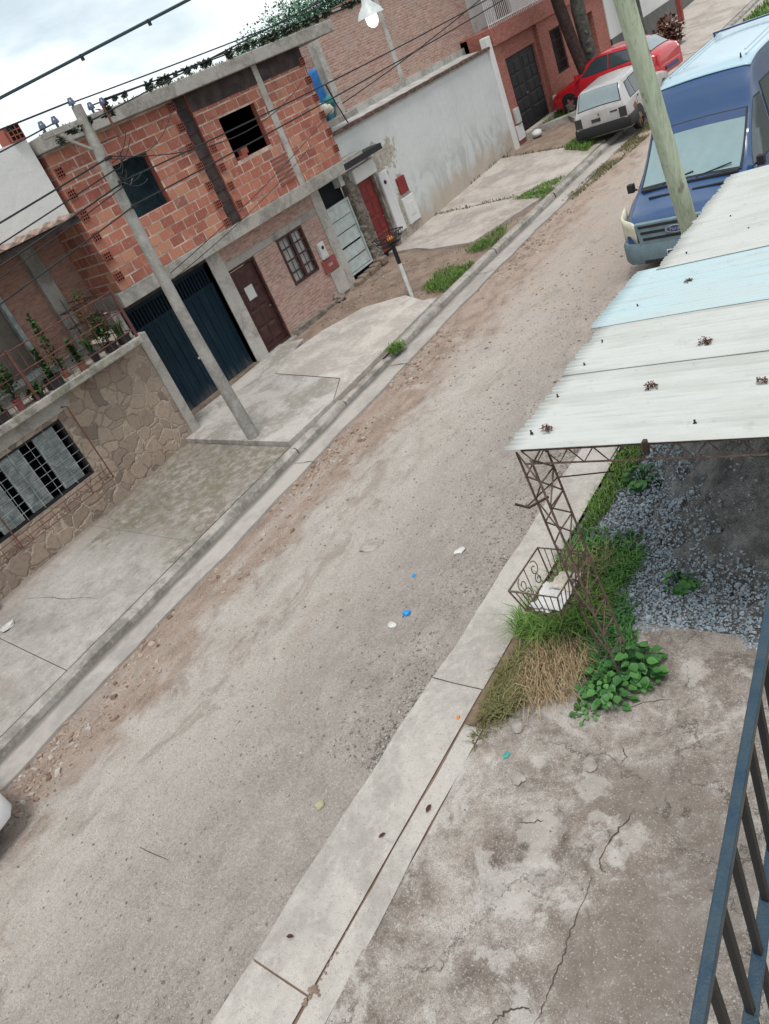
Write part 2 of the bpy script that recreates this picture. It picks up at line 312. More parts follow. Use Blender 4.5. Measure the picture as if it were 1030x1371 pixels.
M['conc']=concrete('building concrete',(.36,.335,.305),(.2,.185,.165),2.0,stain=(.36,.58))
M['concmoss']=concrete('mossy balcony edge',(.37,.345,.31),(.17,.155,.135),2.4,moss=(.11,.125,.07),mossamt=.75,stain=(.38,.6))
M['conclt']=concrete('light render band',(.45,.425,.39),(.27,.25,.225),2.0,stain=(.36,.56))
M['concdk']=plain('painted shade under roof slab',(.075,.055,.05),.95,.4,4,.5,dark=(.02,.017,.018))
M['pole']=concrete('pole concrete',(.34,.325,.30),(.23,.215,.195),2.0)
M['mortar']=plain('pale mortar',(.62,.51,.44),.95,.4,5,.6,dark=(.33,.23,.185))
def blockmat():
    n=N('hollow clay block'); t=n.attr('tone'); v=n.pos(); f=n.noise(v,26,4,.65); g=n.noise(v,1.2,5,.6)
    c=n.ramp(t,(0,(.27,.088,.062)),(.4,(.345,.118,.08)),(.75,(.39,.15,.10)),(.93,(.43,.205,.13)),(1,(.24,.09,.07)))
    c=n.mix(n.math('MULTIPLY',n.ss(f,.55,.72),.5),c,(.5,.36,.28)); c=n.mix(n.math('MULTIPLY',n.ss(g,.5,.68),.55),c,(.17,.06,.05)); c=n.mix(n.math('MULTIPLY',n.ss(n.noise(v,6,7,.74),.54,.68),.6),c,(.44,.315,.245))
    return n.done(c,.88,n.bump(f,.3,.004))
M['block']=blockmat()
M['blockdk']=plain('block hollow shadow',(.03,.014,.012),.95,.2,20,.2)
M['brickp']=brick('pink old brick',(.50,.30,.245),(.38,.205,.165),(.44,.37,.32),stain=.5)
M['brickg']=brick('ground floor brick',(.52,.315,.26),(.38,.21,.17),(.45,.37,.32),stain=.45)
M['brickr']=brick('red painted brick',(.36,.135,.10),(.29,.10,.078),(.32,.15,.12),stain=.12,bstr=.5)
M['brickd']=brick('balcony wall brick',(.42,.215,.165),(.33,.165,.125),(.34,.25,.2),stain=.3)
def stonewall():
    n=N('crazy stone cladding'); v=n.wallvec(); wob=n.n('VectorMath',{0:v,1:n.scale(n.noise(n.pos(),3.,4,.6,col=True),(.34,.34,0))},operation='ADD').outputs[0]
    e=n.n('TexVoronoi',{'Vector':wob,'Scale':3.8,'Randomness':1.},feature='DISTANCE_TO_EDGE').outputs['Distance']; cc=n.n('TexVoronoi',{'Vector':wob,'Scale':3.8}).outputs['Color']
    t=n.xyz(cc)[0]; f=n.noise(n.pos(),14,5,.65); g=n.noise(n.pos(),1.5,4)
    c=n.ramp(t,(0,(.13,.105,.09)),(.1,(.235,.18,.14)),(.45,(.305,.236,.183)),(.8,(.35,.275,.213)),(1,(.24,.19,.155)))
    c=n.mix(n.math('MULTIPLY',n.ss(f,.45,.68),.5),c,(.2,.15,.12)); k=n.math('SUBTRACT',1,n.ss(e,.015,.05)); km=n.fmix(n.ss(g,.46,.56),.85,.5)
    c=n.mix(n.math('MULTIPLY',k,km),c,n.mix(n.ss(g,.46,.56),(.42,.345,.28),(.13,.1,.08)))
    return n.done(c,.9,n.bump(n.math('ADD',n.ss(e,.0,.09),n.math('MULTIPLY',f,.6)),.55,.03))
M['stone']=stonewall()
def plaster(name,col,low,zl,zh,patches=(),dark=None):
    n=N(name); v=n.pos(); x,y,z=n.xyz(v); a=n.noise(v,.8,7,.6,.5); b=n.noise(v,5,6,.65); zz=n.math('SUBTRACT',z,n.math('MULTIPLY',y,.03))
    f=n.math('SUBTRACT',1,n.ss(n.math('ADD',zz,n.math('MULTIPLY',n.math('SUBTRACT',a,.5),2.4)),zl,zh)); c=n.mix(n.math('MULTIPLY',n.ss(a,.45,.7),.3),col,tuple(k*.8 for k in col))
    st=n.noise(n.scale(v,(3,3,.6)),1.6,6,.65,.6); c=n.mix(n.math('MULTIPLY',n.ss(st,.55,.75),.22),c,tuple(k*.6 for k in col))
    if dark:
        q=n.noise(n.scale(v,(1,1.2,.7)),1.3,7,.65,.9); m_=n.math('SUBTRACT',1,n.ss(zz,zh-.1,zh+1.0)); c=n.mix(n.math('MULTIPLY',n.math('MULTIPLY',n.ss(q,.46,.62),m_),.6),c,dark)
    c=n.mix(n.math('MULTIPLY',f,.8),c,n.mix(b,low,tuple(k*1.3 for k in low)))
    c=n.mix(n.math('MULTIPLY',n.ss(n.noise(v,30,4,.7),.6,.72),.25),c,(.2,.17,.14)); h=n.math('ADD',b,a)
    wv=n.noise(v,2.4,6,.65,.3,col=True); wx,wy,wz=n.xyz(wv)
    for (py,pz,ry,rz) in patches:
        dy=n.math('DIVIDE',n.math('SUBTRACT',n.math('ADD',y,n.math('MULTIPLY',n.math('SUBTRACT',wy,.5),1.5)),py),ry); dz=n.math('DIVIDE',n.math('SUBTRACT',n.math('ADD',z,n.math('MULTIPLY',n.math('SUBTRACT',wx,.5),1.5)),pz),rz)
        e=n.math('SUBTRACT',1,n.ss(n.math('ADD',n.math('MULTIPLY',dy,dy),n.math('MULTIPLY',dz,dz)),.82,1.0)); k=n.noise(v,9,6,.7)
        c=n.mix(n.math('MULTIPLY',e,.9),c,n.ramp(k,(.3,(.16,.13,.105)),(.5,(.33,.285,.235)),(.7,(.43,.39,.34)))); h=n.math('ADD',n.math('SUBTRACT',h,n.math('MULTIPLY',e,1.0)),n.math('MULTIPLY',n.math('MULTIPLY',e,k),2.0))
    return n.done(c,.9,n.bump(h,.5,.025))
M['plaster']=plaster('white stained plaster',(.50,.51,.50),(.33,.265,.205),.3,1.0,patches=((17.5,2.85,.75,.32),(17.05,2.3,.25,.7),(17.75,1.35,.28,.9),(17.35,1.0,.5,.35)),dark=(.30,.295,.28))
M['plasterw']=plaster('white parapet plaster',(.58,.575,.56),(.45,.41,.38),-2,-1,dark=None)
M['rubble']=plain('rough bared render',(.36,.32,.27),.95,.6,5,1.,dark=(.15,.12,.1),bd=.05)
M['roofmem']=plain('pale roof screed',(.42,.41,.395),.9,.4,3,.3)
M['rusttile']=plain('rusty brown roof edge',(.17,.095,.07),.9,.5,7,.5,dark=(.06,.04,.035))
M['tile']=plain('old roof tile edge',(.36,.25,.2),.9,.5,7,.5,dark=(.15,.11,.09))
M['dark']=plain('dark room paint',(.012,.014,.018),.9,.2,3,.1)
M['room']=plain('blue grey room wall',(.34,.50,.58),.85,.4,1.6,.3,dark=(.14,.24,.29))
def sheetmetal():
    n=N('navy garage door'); v=n.pos(); x,y,z=n.xyz(v); a=n.noise(n.scale(v,(1,5,.6)),2,6,.65); low=n.math('SUBTRACT',1,n.ss(n.math('ADD',z,n.math('MULTIPLY',a,.9)),.75,1.25))
    c=n.mix(n.math('MULTIPLY',n.ss(a,.45,.68),.45),(.006,.017,.028),(.022,.042,.058)); c=n.mix(n.math('MULTIPLY',low,.6),c,(.16,.15,.14))
    n.p.inputs['Specular IOR Level'].default_value=.12
    return n.done(c,.75,n.bump(a,.2,.01))
M['navy']=sheetmetal()
M['brown']=plain('dark red brown wood',(.075,.03,.026),.55,.4,6,.2,dark=(.03,.014,.013))
M['red']=plain('oxide red door',(.22,.026,.022),.55,.35,4,.15,dark=(.11,.016,.016))
M['gasred']=plain('faded red meter lid',(.28,.075,.07),.6,.3,8,.1)
M['white']=plain('worn white paint',(.62,.62,.6),.6,.25,6,.15)
M['palegreen']=plain('pale blue white sheet door',(.5,.56,.54),.6,.35,5,.2,dark=(.33,.36,.34))
M['curtain']=plain('grey white curtain',(.5,.49,.47),.9,.4,5,.15,dark=(.3,.3,.29))
M['shut']=plain('blue grey louvre',(.42,.45,.44),.8,.5,7,.3,dark=(.2,.22,.22))
M['roller']=plain('beige roller shutter',(.25,.215,.185),.75,.35,5,.2)
M['iron']=plain('rusty iron',(.085,.05,.04),.8,.5,12,.3,metal=.3,dark=(.03,.02,.018))
M['ironred']=plain('red oxide iron',(.15,.062,.05),.75,.4,10,.2)
M['ironblk']=plain('black iron',(.018,.018,.02),.6,.3,10,.15)
M['railblue']=plain('worn blue rail paint',(.011,.034,.06),.4,.4,22,.25,dark=(.035,.055,.068))
M['rebar']=plain('brown rebar',(.17,.125,.1),.75,.5,25,.3,metal=.2,dark=(.08,.05,.04))
M['cable']=plain('black cable',(.015,.017,.02),.6,.2,10,.05)
M['cableblue']=plain('thick dark cable',(.025,.05,.06),.6,.2,10,.05)
M['blackplastic']=plain('black plastic',(.02,.021,.022),.55,.2,10,.05)
M['terra']=plain('terracotta pot',(.3,.12,.075),.8,.3,8,.2)
M['insul']=plain('glazed insulator',(.05,.075,.13),.3,.2,10,.05,spec=.5)
def timber():
    n=N('green treated timber'); v=n.obj(); a=n.noise(n.scale(v,(9,9,.6)),2.2,6,.65,.6); b=n.noise(n.scale(v,(28,28,1.2)),2,5,.7); k=n.noise(n.scale(v,(5,5,2.2)),1.5,3)
    c=n.ramp(a,(.3,(.25,.285,.205)),(.5,(.37,.41,.30)),(.7,(.45,.475,.36))); c=n.mix(n.math('MULTIPLY',n.ss(b,.56,.7),.6),c,(.15,.15,.1)); c=n.mix(n.math('MULTIPLY',n.ss(k,.62,.68),.6),c,(.13,.1,.07))
    return n.done(c,.85,n.bump(n.math('ADD',a,b),.5,.01))
M['timber']=timber()
def corr(name,col,d):
    n=N(name); v=n.pos(); a=n.noise(n.scale(v,(.7,3,1)),1.4,6,.6); b=n.noise(v,9,5,.65)
    c=n.mix(n.math('MULTIPLY',n.ss(a,.42,.66),.55),col,d); c=n.mix(n.math('MULTIPLY',n.ss(b,.58,.75),.3),c,tuple(k*.5 for k in d)); st=n.noise(n.scale(v,(.5,11,1)),1.6,5,.65,.3); c=n.mix(n.math('MULTIPLY',n.ss(st,.54,.68),.3),c,tuple(k*.62 for k in d)); rs=n.noise(n.scale(v,(.8,5,1)),1.9,6,.7); c=n.mix(n.math('MULTIPLY',n.ss(rs,.62,.72),.35),c,(.24,.17,.12))
    n.p.inputs['Specular IOR Level'].default_value=.35
    return n.done(c,.55,n.bump(b,.1,.005))
M['corr']=corr('white corrugated sheet',(.43,.435,.415),(.33,.335,.31))
M['corrb']=corr('light blue corrugated sheet',(.36,.46,.48),(.385,.42,.41))
M['gravel']=stonemat('blue grey gravel',[(.17,.205,.235),(.30,.36,.405),(.38,.45,.505),(.30,.32,.335),(.54,.60,.65)])
M['sand']=plain('dark cement sand',(.33,.325,.315),.97,.5,6,1.,dark=(.14,.137,.133),bd=.06)
M['roadstone']=stonemat('road stones',[(.13,.115,.105),(.24,.21,.19),(.36,.325,.295),(.3,.24,.2),(.46,.43,.40)])
M['redstone']=stonemat('dirt clods',[(.16,.1,.075),(.28,.2,.155),(.40,.34,.29),(.34,.25,.19),(.48,.44,.4)])
M['leaf']=leafmat('garden leaf',(.012,.042,.012),(.055,.13,.03))
M['tree']=leafmat('tree leaf',(.04,.13,.075),(.11,.26,.14))
M['grass']=leafmat('grass blade',(.05,.125,.02),(.20,.31,.07),.7)
M['brightgrass']=leafmat('bright grass',(.06,.16,.025),(.17,.34,.08),.7)
M['drygrass']=leafmat('dry grass blade',(.075,.085,.03),(.22,.19,.085),.8)
M['straw']=leafmat('straw',(.22,.155,.085),(.46,.345,.21),.85)
M['weed']=leafmat('broad weed leaf',(.022,.095,.022),(.085,.215,.05),.5)
M['airplant']=leafmat('grey air plant',(.03,.04,.03),(.15,.17,.12),.9)
M['dryleaf']=leafmat('brown dry shrub',(.06,.025,.018),(.2,.085,.055),.9)
M['bark']=plain('dark red bark',(.075,.042,.036),.95,.5,9,1.,dark=(.03,.02,.018),bd=.03)
M['barkg']=plain('grey mossy bark',(.13,.125,.105),.95,.5,8,1.,dark=(.06,.06,.05),bd=.03)
M['vanblue']=paint('van blue paint',(.013,.05,.135),.28,.9,.12,(.12,.14,.17)); M['vanroof']=paint('van roof with painted sky sheen',(.30,.42,.48),.3,.9,.3,(.45,.52,.55))  # van roof: sky reflection put in as a paler blue
M['vangrey']=plain('van grey bumper plastic',(.15,.215,.245),.55,.25,6,.05)
M['carred']=paint('red car paint',(.40,.012,.02),.25,.8,.12,(.25,.1,.08))
M['carsilver']=paint('silver wagon paint',(.36,.35,.345),.35,.5,.5,(.24,.2,.17))
M['carwhite']=paint('white car paint',(.72,.73,.73),.3,.6,.1)
M['glassvan']=glass('van windscreen',(.15,.215,.225),.1)  # pale base colour stands in for reflected glare on the glass
M['glass']=glass('car glass',(.02,.035,.042))
M['glassblue']=glass('blue tinted glass',(.015,.04,.11))
M['glassw']=glass('wagon rear glass',(.16,.2,.21),.15)
M['tyre']=plain('tyre rubber',(.02,.019,.018),.9,.4,14,.2)
M['rim']=plain('dull wheel rim',(.33,.31,.29),.45,.4,14,.1,metal=.5)
M['rimrust']=plain('rusty wheel rim',(.22,.12,.08),.8,.5,14,.2)
M['lens']=plain('hazy headlamp lens',(.60,.57,.44),.25,.25,8,.05,spec=.5)
M['taillens']=plain('dark tail lamp',(.05,.045,.045),.35,.3,8,.05)
M['redlens']=plain('red tail lamp',(.35,.02,.02),.25,.2,8,.05)
M['chrome']=plain('badge chrome',(.6,.6,.6),.25,.1,8,.02,metal=.9)
M['badge']=plain('badge blue',(.03,.06,.16),.3,.1,8,.02)
M['tarp']=plain('blue tarp',(.04,.20,.50),.5,.3,5,.2,dark=(.015,.08,.22))
M['teal']=plain('teal cloth',(.06,.24,.26),.8,.4,5,.2)
M['sack']=plain('cream sack',(.6,.55,.47),.85,.3,6,.2)
M['bluebit']=plain('bright blue plastic scrap',(.01,.25,.62),.4,.1,8,.05)
M['tealbit']=plain('teal plastic scrap',(.07,.30,.28),.6,.3,20,.1)
M['orange']=plain('orange peel',(.55,.18,.03),.6,.3,8,.1)
M['roadpale']=plain('pale road stone',(.36,.325,.295),.95,.4,9,.5); M['chalk']=plain('chalky lump',(.56,.54,.51),.95,.3,9,.4)
M['paper']=plain('white paper',(.53,.53,.52),.8,.08,6,.05)
M['flower']=plain('red flower',(.5,.05,.03),.7,.2,8,.05)
M['cream']=plain('cream crumpled paper',(.55,.5,.42),.9,.3,9,.4)
M['yellowbit']=plain('pale yellow lump',(.42,.385,.24),.8,.3,20,.4)

# ------------------------------------------------------------------ world, sun, camera
W=D.worlds.new('World'); SC.world=W; W.use_nodes=True; nt=W.node_tree
bg=nt.nodes['Background']; sky=nt.nodes.new('ShaderNodeTexSky'); sky.sky_type='NISHITA'; sky.sun_disc=False
SUN_EL,SUN_AZ=R(70),R(140)
sky.sun_elevation=SUN_EL; sky.sun_rotation=SUN_AZ; sky.air_density=1.0; sky.dust_density=2.0; sky.ozone_density=1.0
tc=nt.nodes.new('ShaderNodeTexCoord'); mp=nt.nodes.new('ShaderNodeMapping'); mp.inputs['Scale'].default_value=(1.3,1.3,3.2); nt.links.new(tc.outputs['Generated'],mp.inputs[0])
no=nt.nodes.new('ShaderNodeTexNoise'); no.inputs['Scale'].default_value=2.6; no.inputs['Detail'].default_value=7; no.inputs['Roughness'].default_value=.55; no.inputs['Distortion'].default_value=.4
nt.links.new(mp.outputs[0],no.inputs['Vector'])
rp=nt.nodes.new('ShaderNodeValToRGB'); e=rp.color_ramp.elements; e[0].position=.36; e[0].color=(.55,.55,.55,1); e[1].position=.54; e[1].color=(1,1,1,1); nt.links.new(no.outputs['Fac'],rp.inputs[0])
cl2=nt.nodes.new('ShaderNodeValToRGB'); e=cl2.color_ramp.elements; e[0].position=.42; e[0].color=(9.7,10.9,11.5,1); e[1].position=.66; e[1].color=(11.8,11.9,11.9,1); nt.links.new(no.outputs['Fac'],cl2.inputs[0])
mx=nt.nodes.new('ShaderNodeMix'); mx.data_type='RGBA'; nt.links.new(rp.outputs[0],mx.inputs[0]); nt.links.new(sky.outputs[0],mx.inputs[6]); nt.links.new(cl2.outputs[0],mx.inputs[7])
nt.links.new(mx.outputs[2],bg.inputs[0]); bg.inputs[1].default_value=.058
sl=D.lights.new('sun','SUN'); sl.energy=1.5; sl.angle=R(20); sl.color=(1,.972,.935); so=D.objects.new('sun',sl); COL.objects.link(so)
sd=Vector((math.sin(SUN_AZ)*math.cos(SUN_EL), math.cos(SUN_AZ)*math.cos(SUN_EL), math.sin(SUN_EL)))
so.rotation_euler=sd.to_track_quat('Z','Y').to_euler(); so.location=(0,0,30)
SC.view_settings.view_transform='Standard'; SC.view_settings.look='None'; SC.view_settings.exposure=.86; SC.cycles.diffuse_bounces=2; SC.cycles.max_bounces=6; SC.view_settings.gamma=1
CAMH=5.2
def cam_axes(yaw,pit,rol):
    a,b,g=R(yaw),R(pit),R(rol)
    fwd=Vector((-math.sin(a)*math.cos(b),math.cos(a)*math.cos(b),-math.sin(b))); right=Vector((math.cos(a),math.sin(a),0)); up=right.cross(fwd)
    return math.cos(g)*right+math.sin(g)*up, -math.sin(g)*right+math.cos(g)*up, fwd
r_,u_,f_=cam_axes(48.5,29.03,-25.1)
cd=D.cameras.new('camera'); cd.sensor_fit='HORIZONTAL'; cd.sensor_width=36; cd.lens=36*1024/1030; cd.clip_start=.05; cd.clip_end=1000
co=D.objects.new('camera',cd); COL.objects.link(co); SC.camera=co
co.matrix_world=Matrix(((r_.x,u_.x,-f_.x,0),(r_.y,u_.y,-f_.y,0),(r_.z,u_.z,-f_.z,CAMH),(0,0,0,1)))

# ------------------------------------------------------------------ ground, road, gutters, pavements
def noise2(x,y,s,seed=0):
    """cheap smooth value noise on numpy arrays"""
    rs=np.random.default_rng(seed); T=rs.random((64,64)); xi=np.floor(x*s).astype(int); yi=np.floor(y*s).astype(int); fx=x*s-xi; fy=y*s-yi
    fx=fx*fx*(3-2*fx); fy=fy*fy*(3-2*fy); g=lambda a,b:T[a%64,b%64]
    return (g(xi,yi)*(1-fx)+g(xi+1,yi)*fx)*(1-fy)+(g(xi,yi+1)*(1-fx)+g(xi+1,yi+1)*fx)*fy-.5
def fbm(x,y,s,o=4,seed=0): return sum(noise2(x,y,s*2**i,seed+i)*.55**i for i in range(o))
sl_=lambda y: .025*np.minimum(y,70.)
def sheet(name,xs,ys,zf,mat,smooth=True):
    """grid sheet: xs(u,y) over u in 0..1, zf(x,y)"""
    U,Y=np.meshgrid(xs[1],ys); X=xs[0](U,Y); Z=zf(X,Y,U); n,m=U.shape
    V=np.stack([X.ravel(),Y.ravel(),Z.ravel()],1); i=np.arange(n*m).reshape(n,m)
    F=np.stack([i[:-1,:-1].ravel(),i[:-1,1:].ravel(),i[1:,1:].ravel(),i[1:,:-1].ravel()],1)
    return npmesh(name,V,F,mat,smooth=smooth)
vgl=np.vectorize(gl); vkl=np.vectorize(kl); vrl=np.vectorize(rl); vrr=np.vectorize(rr); vpave=np.vectorize(pave)
yl=np.concatenate([np.arange(-6,14,.05),np.arange(14,34,.14),np.arange(34,72,.6)])
ys_=np.concatenate([np.arange(-6,14,.25),np.arange(14,72,.6)])
struct(sheet('ground',(lambda U,Y:-160+320*U,np.linspace(0,1,65)),np.arange(-80,240,5.),lambda X,Y,U:sl_(Y)-.22,M['field']))
def zroad(X,Y,U):
    e=np.minimum(1,np.minimum(U,1-U)*14); h=.035*np.sin(np.pi*U)-.012
    return sl_(Y)+h+e*(.045*fbm(X,Y,.7,3,3)+.03*fbm(X,Y,3.1,3,9)+.012*fbm(X,Y,11,2,5))+.012*np.exp(-((U-.09)/.05)**2)
road=struct(sheet('road',(lambda U,Y:vgl(Y)-.12+(vrl(Y)-vgl(Y)+.2)*U,np.linspace(0,1,96)),yl,zroad,M['road']))
def strip(name,cols,ys,mat):
    """cols: list of (xfun(y), zfun(y)) lines along the street, swept into a sheet"""
    g=G(); k=len(cols); vs=[(cx(y),y,cz(y)) for y in ys for cx,cz in cols]
    fs=[(i*k+j,i*k+j+1,(i+1)*k+j+1,(i+1)*k+j) for i in range(len(ys)-1) for j in range(k-1)]
    g.add(vs,fs); return build(g,name,mat,smooth=True,sharp=30)
jit=lambda y,a,s: 1.6* a*math.sin(y*s)*math.sin(y*s*.37+1)+.5*a*math.sin(y*s*3.1)
yk=[i*.2-6 for i in range(390)]
struct(strip('gutter_far',[(lambda y:kl(y)-.1,lambda y:slope(y)-.03),(lambda y:kl(y)+.02,lambda y:slope(y)+.0),(lambda y:kl(y)+.2,lambda y:slope(y)+.012),(lambda y:gl(y)+.02+jit(y,.02,2.2),lambda y:slope(y)+.034),(lambda y:gl(y)+.03+jit(y,.02,2.2),lambda y:slope(y)-.1)],yk,M['gutterL']))
# far kerb, cast in lengths with a joint between them
def kerb(ya,yb,h=.135,drop=0):
    ys=[ya+(yb-ya)*i/max(2,int((yb-ya)/.25)) for i in range(max(2,int((yb-ya)/.25))+1)]
    return strip('kerb_far',[(lambda y:kl(y)+.03+jit(y,.012,3),lambda y:slope(y)-.05),(lambda y:kl(y)+.012+jit(y,.012,3),lambda y:slope(y)+h*.7),(lambda y:kl(y)-.03+jit(y,.008,5),lambda y:slope(y)+h+jit(y,.004,7)),(lambda y:kl(y)-.15,lambda y:slope(y)+h+.002),(lambda y:kl(y)-.16,lambda y:slope(y)-.1)],ys,M['kerb'])
for a,b,h in ((-6,7.38,.115),(7.4,8.9,.11),(8.92,10.4,.09),(10.42,10.95,.05),(10.97,15.3,.125),(15.33,18.55,.125),(18.6,23.2,.12),(23.25,30,.12),(30.05,71,.12)): struct(kerb(a,b,h))
def slab(name,poly,dz,mat,zf=pave,thick=.14,sub=.3):
    """a poured slab: outline polygon, its top following zf + dz"""
    import bmesh
    b=bmesh.new(); vs=[b.verts.new((x,y,0)) for x,y in poly]; f=b.faces.new(vs); f.normal_update()
    if f.normal.z<0: f.normal_flip()
    e=b.edges[:]; r=bmesh.ops.extrude_face_region(b,geom=[f]); 
    for v in b.verts: v.co.z=-thick
    for v in [v for v in r['geom'] if isinstance(v,bmesh.types.BMVert)]: v.co.z=0
    for ax,vals in ((0,np.arange(-16,1,sub)),(1,np.arange(-6,72,sub))):
        for c in vals:
            no=(1,0,0) if ax==0 else (0,1,0); bmesh.ops.bisect_plane(b,geom=b.verts[:]+b.edges[:]+b.faces[:],plane_co=(c,0,0) if ax==0 else (0,c,0),plane_no=no,dist=1e-5)
    for v in b.verts: v.co.z+=zf(v.co.x,v.co.y)+dz
    bmesh.ops.recalc_face_normals(b,faces=b.faces)
    me=D.meshes.new(name); b.to_mesh(me); b.free(); finish(me,mat,True,30); o=D.objects.new(name,me); COL.objects.link(o); return struct(o)
kx=lambda y: kl(y)-.155
FX=-13.98
# near pavement in front of the stone house: three long panels with open joints
struct(strip('verge_base',[(lambda y:kl(y)-.1,lambda y:pave(kl(y),y)-.035),(lambda y:-12,lambda y:pave(-12,y)-.03),(lambda y:-15.5,lambda y:pave(-14,y)-.02)],yk,M['dirt']))
slab('pavement',[(kx(-6),-6),(kx(2.30),2.30),(-12.0,2.38),(-13.2,2.43),(-13.2,-6)],0,M['pave'])
slab('pavement',[(kx(2.313),2.313),(kx(4.9),4.9),(-13.2,4.93),(-13.2,2.443),(-12,2.393)],.002,M['pave'])
slab('pavement',[(kx(4.908),4.908),(kx(7.40),7.40),(-10.7,7.41),(-13.2,7.5),(-13.2,4.938)],0,M['pave'])
slab('driveway',[(kx(7.44),7.44),(kx(8.8),8.8),(-10.4,9.6),(-12.6,10.0),(-13.1,11.6),(FX,11.4),(FX,7.9),(-13.3,7.52)],.0,M['ramp'],zf=lambda x,y: pave(x,y)+.036+.045*(1-cl((y-7.6)/1.6,0,1)),thick=.25)
slab('driveway_apron',[(kx(8.82),8.82),(kx(12.85),12.85),(-10.46,12.83),(-11.2,13.25),(-12.2,12.9),(-12.75,11.9),(-12.95,10.9),(-12.6,10.03),(-10.4,9.64)],.035,M['pale'])
slab('pavement_far',[(-10.9,15.95),(kx(18.75),18.45),(-10.95,18.8),(-13.95,18.85),(-13.95,16.4),(-12.9,16.35),(-12.2,16.05)],.03,M['slab'])
slab('pavement_far',[(kx(19.2),18.95),(kx(22.6),22.4),(-11,22.5),(-13.95,23.2),(-13.95,18.9),(-11,18.86)],.03,M['slab'])
slab('pavement_far',[(kx(24.9),24.9),(kx(31),31),(-12.6,31),(-12.4,26.2),(-11.6,24.7)],.03,M['slab'])
slab('pavement_far',[(kx(31.1),31.1),(kx(70),70),(-13.9,70),(-13.9,31.1)],.03,M['slab'])
slab('pavement_step',[(-10.9,23.9),(-10.9,24.15),(-12.6,26.6),(-13.95,25.6),(-13.95,25.3),(-12.7,26.1)],.12,M['kerb'],thick=.3)
# near gutter: a broad channel, a dark joint, a narrow lip
def rx(f): return lambda y: f(y)
struct(strip('gutter_near',[(lambda y:rl(y)-.02+jit(y,.012,2.6),lambda y:slope(y)-.12),(lambda y:rl(y)+jit(y,.012,2.6),lambda y:slope(y)+.026),(lambda y:rl(y)+.25,lambda y:slope(y)+.016),(lambda y:rr(y)-.012,lambda y:slope(y)+.024)],[y for y in yk if y<.7]+[.75],M['gutterR']))
struct(strip('gutter_near',[(lambda y:rl(y)-.02+jit(y,.012,2.6),lambda y:slope(y)-.12),(lambda y:rl(y)+jit(y,.012,2.6),lambda y:slope(y)+.026),(lambda y:rl(y)+.25,lambda y:slope(y)+.016),(lambda y:rr(y)-.010,lambda y:slope(y)+.024)],[.765]+[y for y in yk if .9<=y<=3.45]+[3.595],M['gutterR']))
struct(strip('gutter_near',[(lambda y:rl(y)-.02+jit(y,.012,2.6),lambda y:slope(y)-.12),(lambda y:rl(y)+jit(y,.012,2.6),lambda y:slope(y)+.026),(lambda y:rl(y)+.25,lambda y:slope(y)+.016),(lambda y:rr(y)-.0,lambda y:slope(y)+.024)],[3.607]+[y for y in yk if y>3.7],M['gutterR']))
struct(strip('joint_soil',[(lambda y:rl(y)+.05,lambda y:slope(y)+.004),(lambda y:-3.0-.09*y,lambda y:slope(y)+.008)],[y for y in yk if y<5.2],plain('joint soil',(.24,.155,.12),.97,.4,6,.5)))
struct(strip('gutter_lip',[(lambda y:rr(y)+.012+jit(y,.006,4),lambda y:slope(y)+.022),(lambda y:rr(y)+.21+.0*y+jit(y,.012,1.7),lambda y:slope(y)+.024)],[y for y in yk if y<3.3],M['gutterR']))
def zyard(X,Y,U): return sl_(Y)+.022+.012*fbm(X,Y,1.3,4,21)+.004*fbm(X,Y,9,2,4)
yy=np.arange(-6,4.75,.045)
struct(sheet('yard',(lambda U,Y:-3.555-.03*np.clip(Y,-6,4)+.02*np.sin(Y*3.1)*np.sin(Y*1.3)+U*(4.4-.0*Y),np.linspace(0,1,100)),yy,zyard,M['yard']))
struct(strip('yard_soil',[(lambda y:rr(y)+.02,lambda y:slope(y)-.002),(lambda y:.9,lambda y:slope(y)+.0)],[y for y in yk if y>3.6 and y<60],M['sand']))

# fine cracks in the concrete: thin ragged ribbons of dirt lying in them
def crack(pts,w,zf,name='crack'):
    g=G(); V=[]; P=[]
    for i in range(len(pts)-1):
        for k in range(5):
            t=k/5; P.append((pts[i][0]+(pts[i+1][0]-pts[i][0])*t+RNG.normal(0,.006),pts[i][1]+(pts[i+1][1]-pts[i][1])*t+RNG.normal(0,.006)))
    P.append(pts[-1]); n=len(P)
    for i,(x,y) in enumerate(P):
        a=P[max(0,i-1)]; b=P[min(n-1,i+1)]; dx,dy=b[0]-a[0],b[1]-a[1]; L=math.hypot(dx,dy)+1e-9; q=w*RNG.uniform(.3,1.1)*(.25+.75*math.sin(math.pi*(i+.5)/n)); nx,ny=-dy/L*q,dx/L*q
        V+=[(x+nx,y+ny,zf(x,y)),(x-nx,y-ny,zf(x,y))]
    g.add(V,[(2*i,2*i+1,2*i+3,2*i+2) for i in range(n-1)]); return struct(build(g,name,M['cracksoil']))
M['cracksoil']=plain('dark crack dirt',(.075,.06,.05),.97,.4,20,.2)
zy=lambda x,y: float(zyard(np.array([x]),np.array([y]),None)[0])+.005
for pts,w in (([(-2.264,2.308),(-2.257,2.197),(-2.250,2.035),(-2.252,1.849),(-2.237,1.778),(-2.244,1.649),(-2.238,1.554),(-2.231,1.392),(-2.245,1.311)],.006),([(-2.168,2.890),(-2.217,2.746),(-2.245,2.612),(-2.267,2.453),(-2.222,2.383),(-2.188,2.379)],.008),([(-2.505,1.185),(-2.466,1.247),(-2.423,1.314),(-2.352,1.367),(-2.285,1.361)],.010),([(-2.971,2.489),(-2.838,2.551),(-2.772,2.588)],.006),([(-2.563,3.727),(-2.433,3.842),(-2.228,3.930)],.004),([(-2.447,3.380),(-2.391,3.310),(-2.399,3.236)],.007)): crack(pts,w,zy)
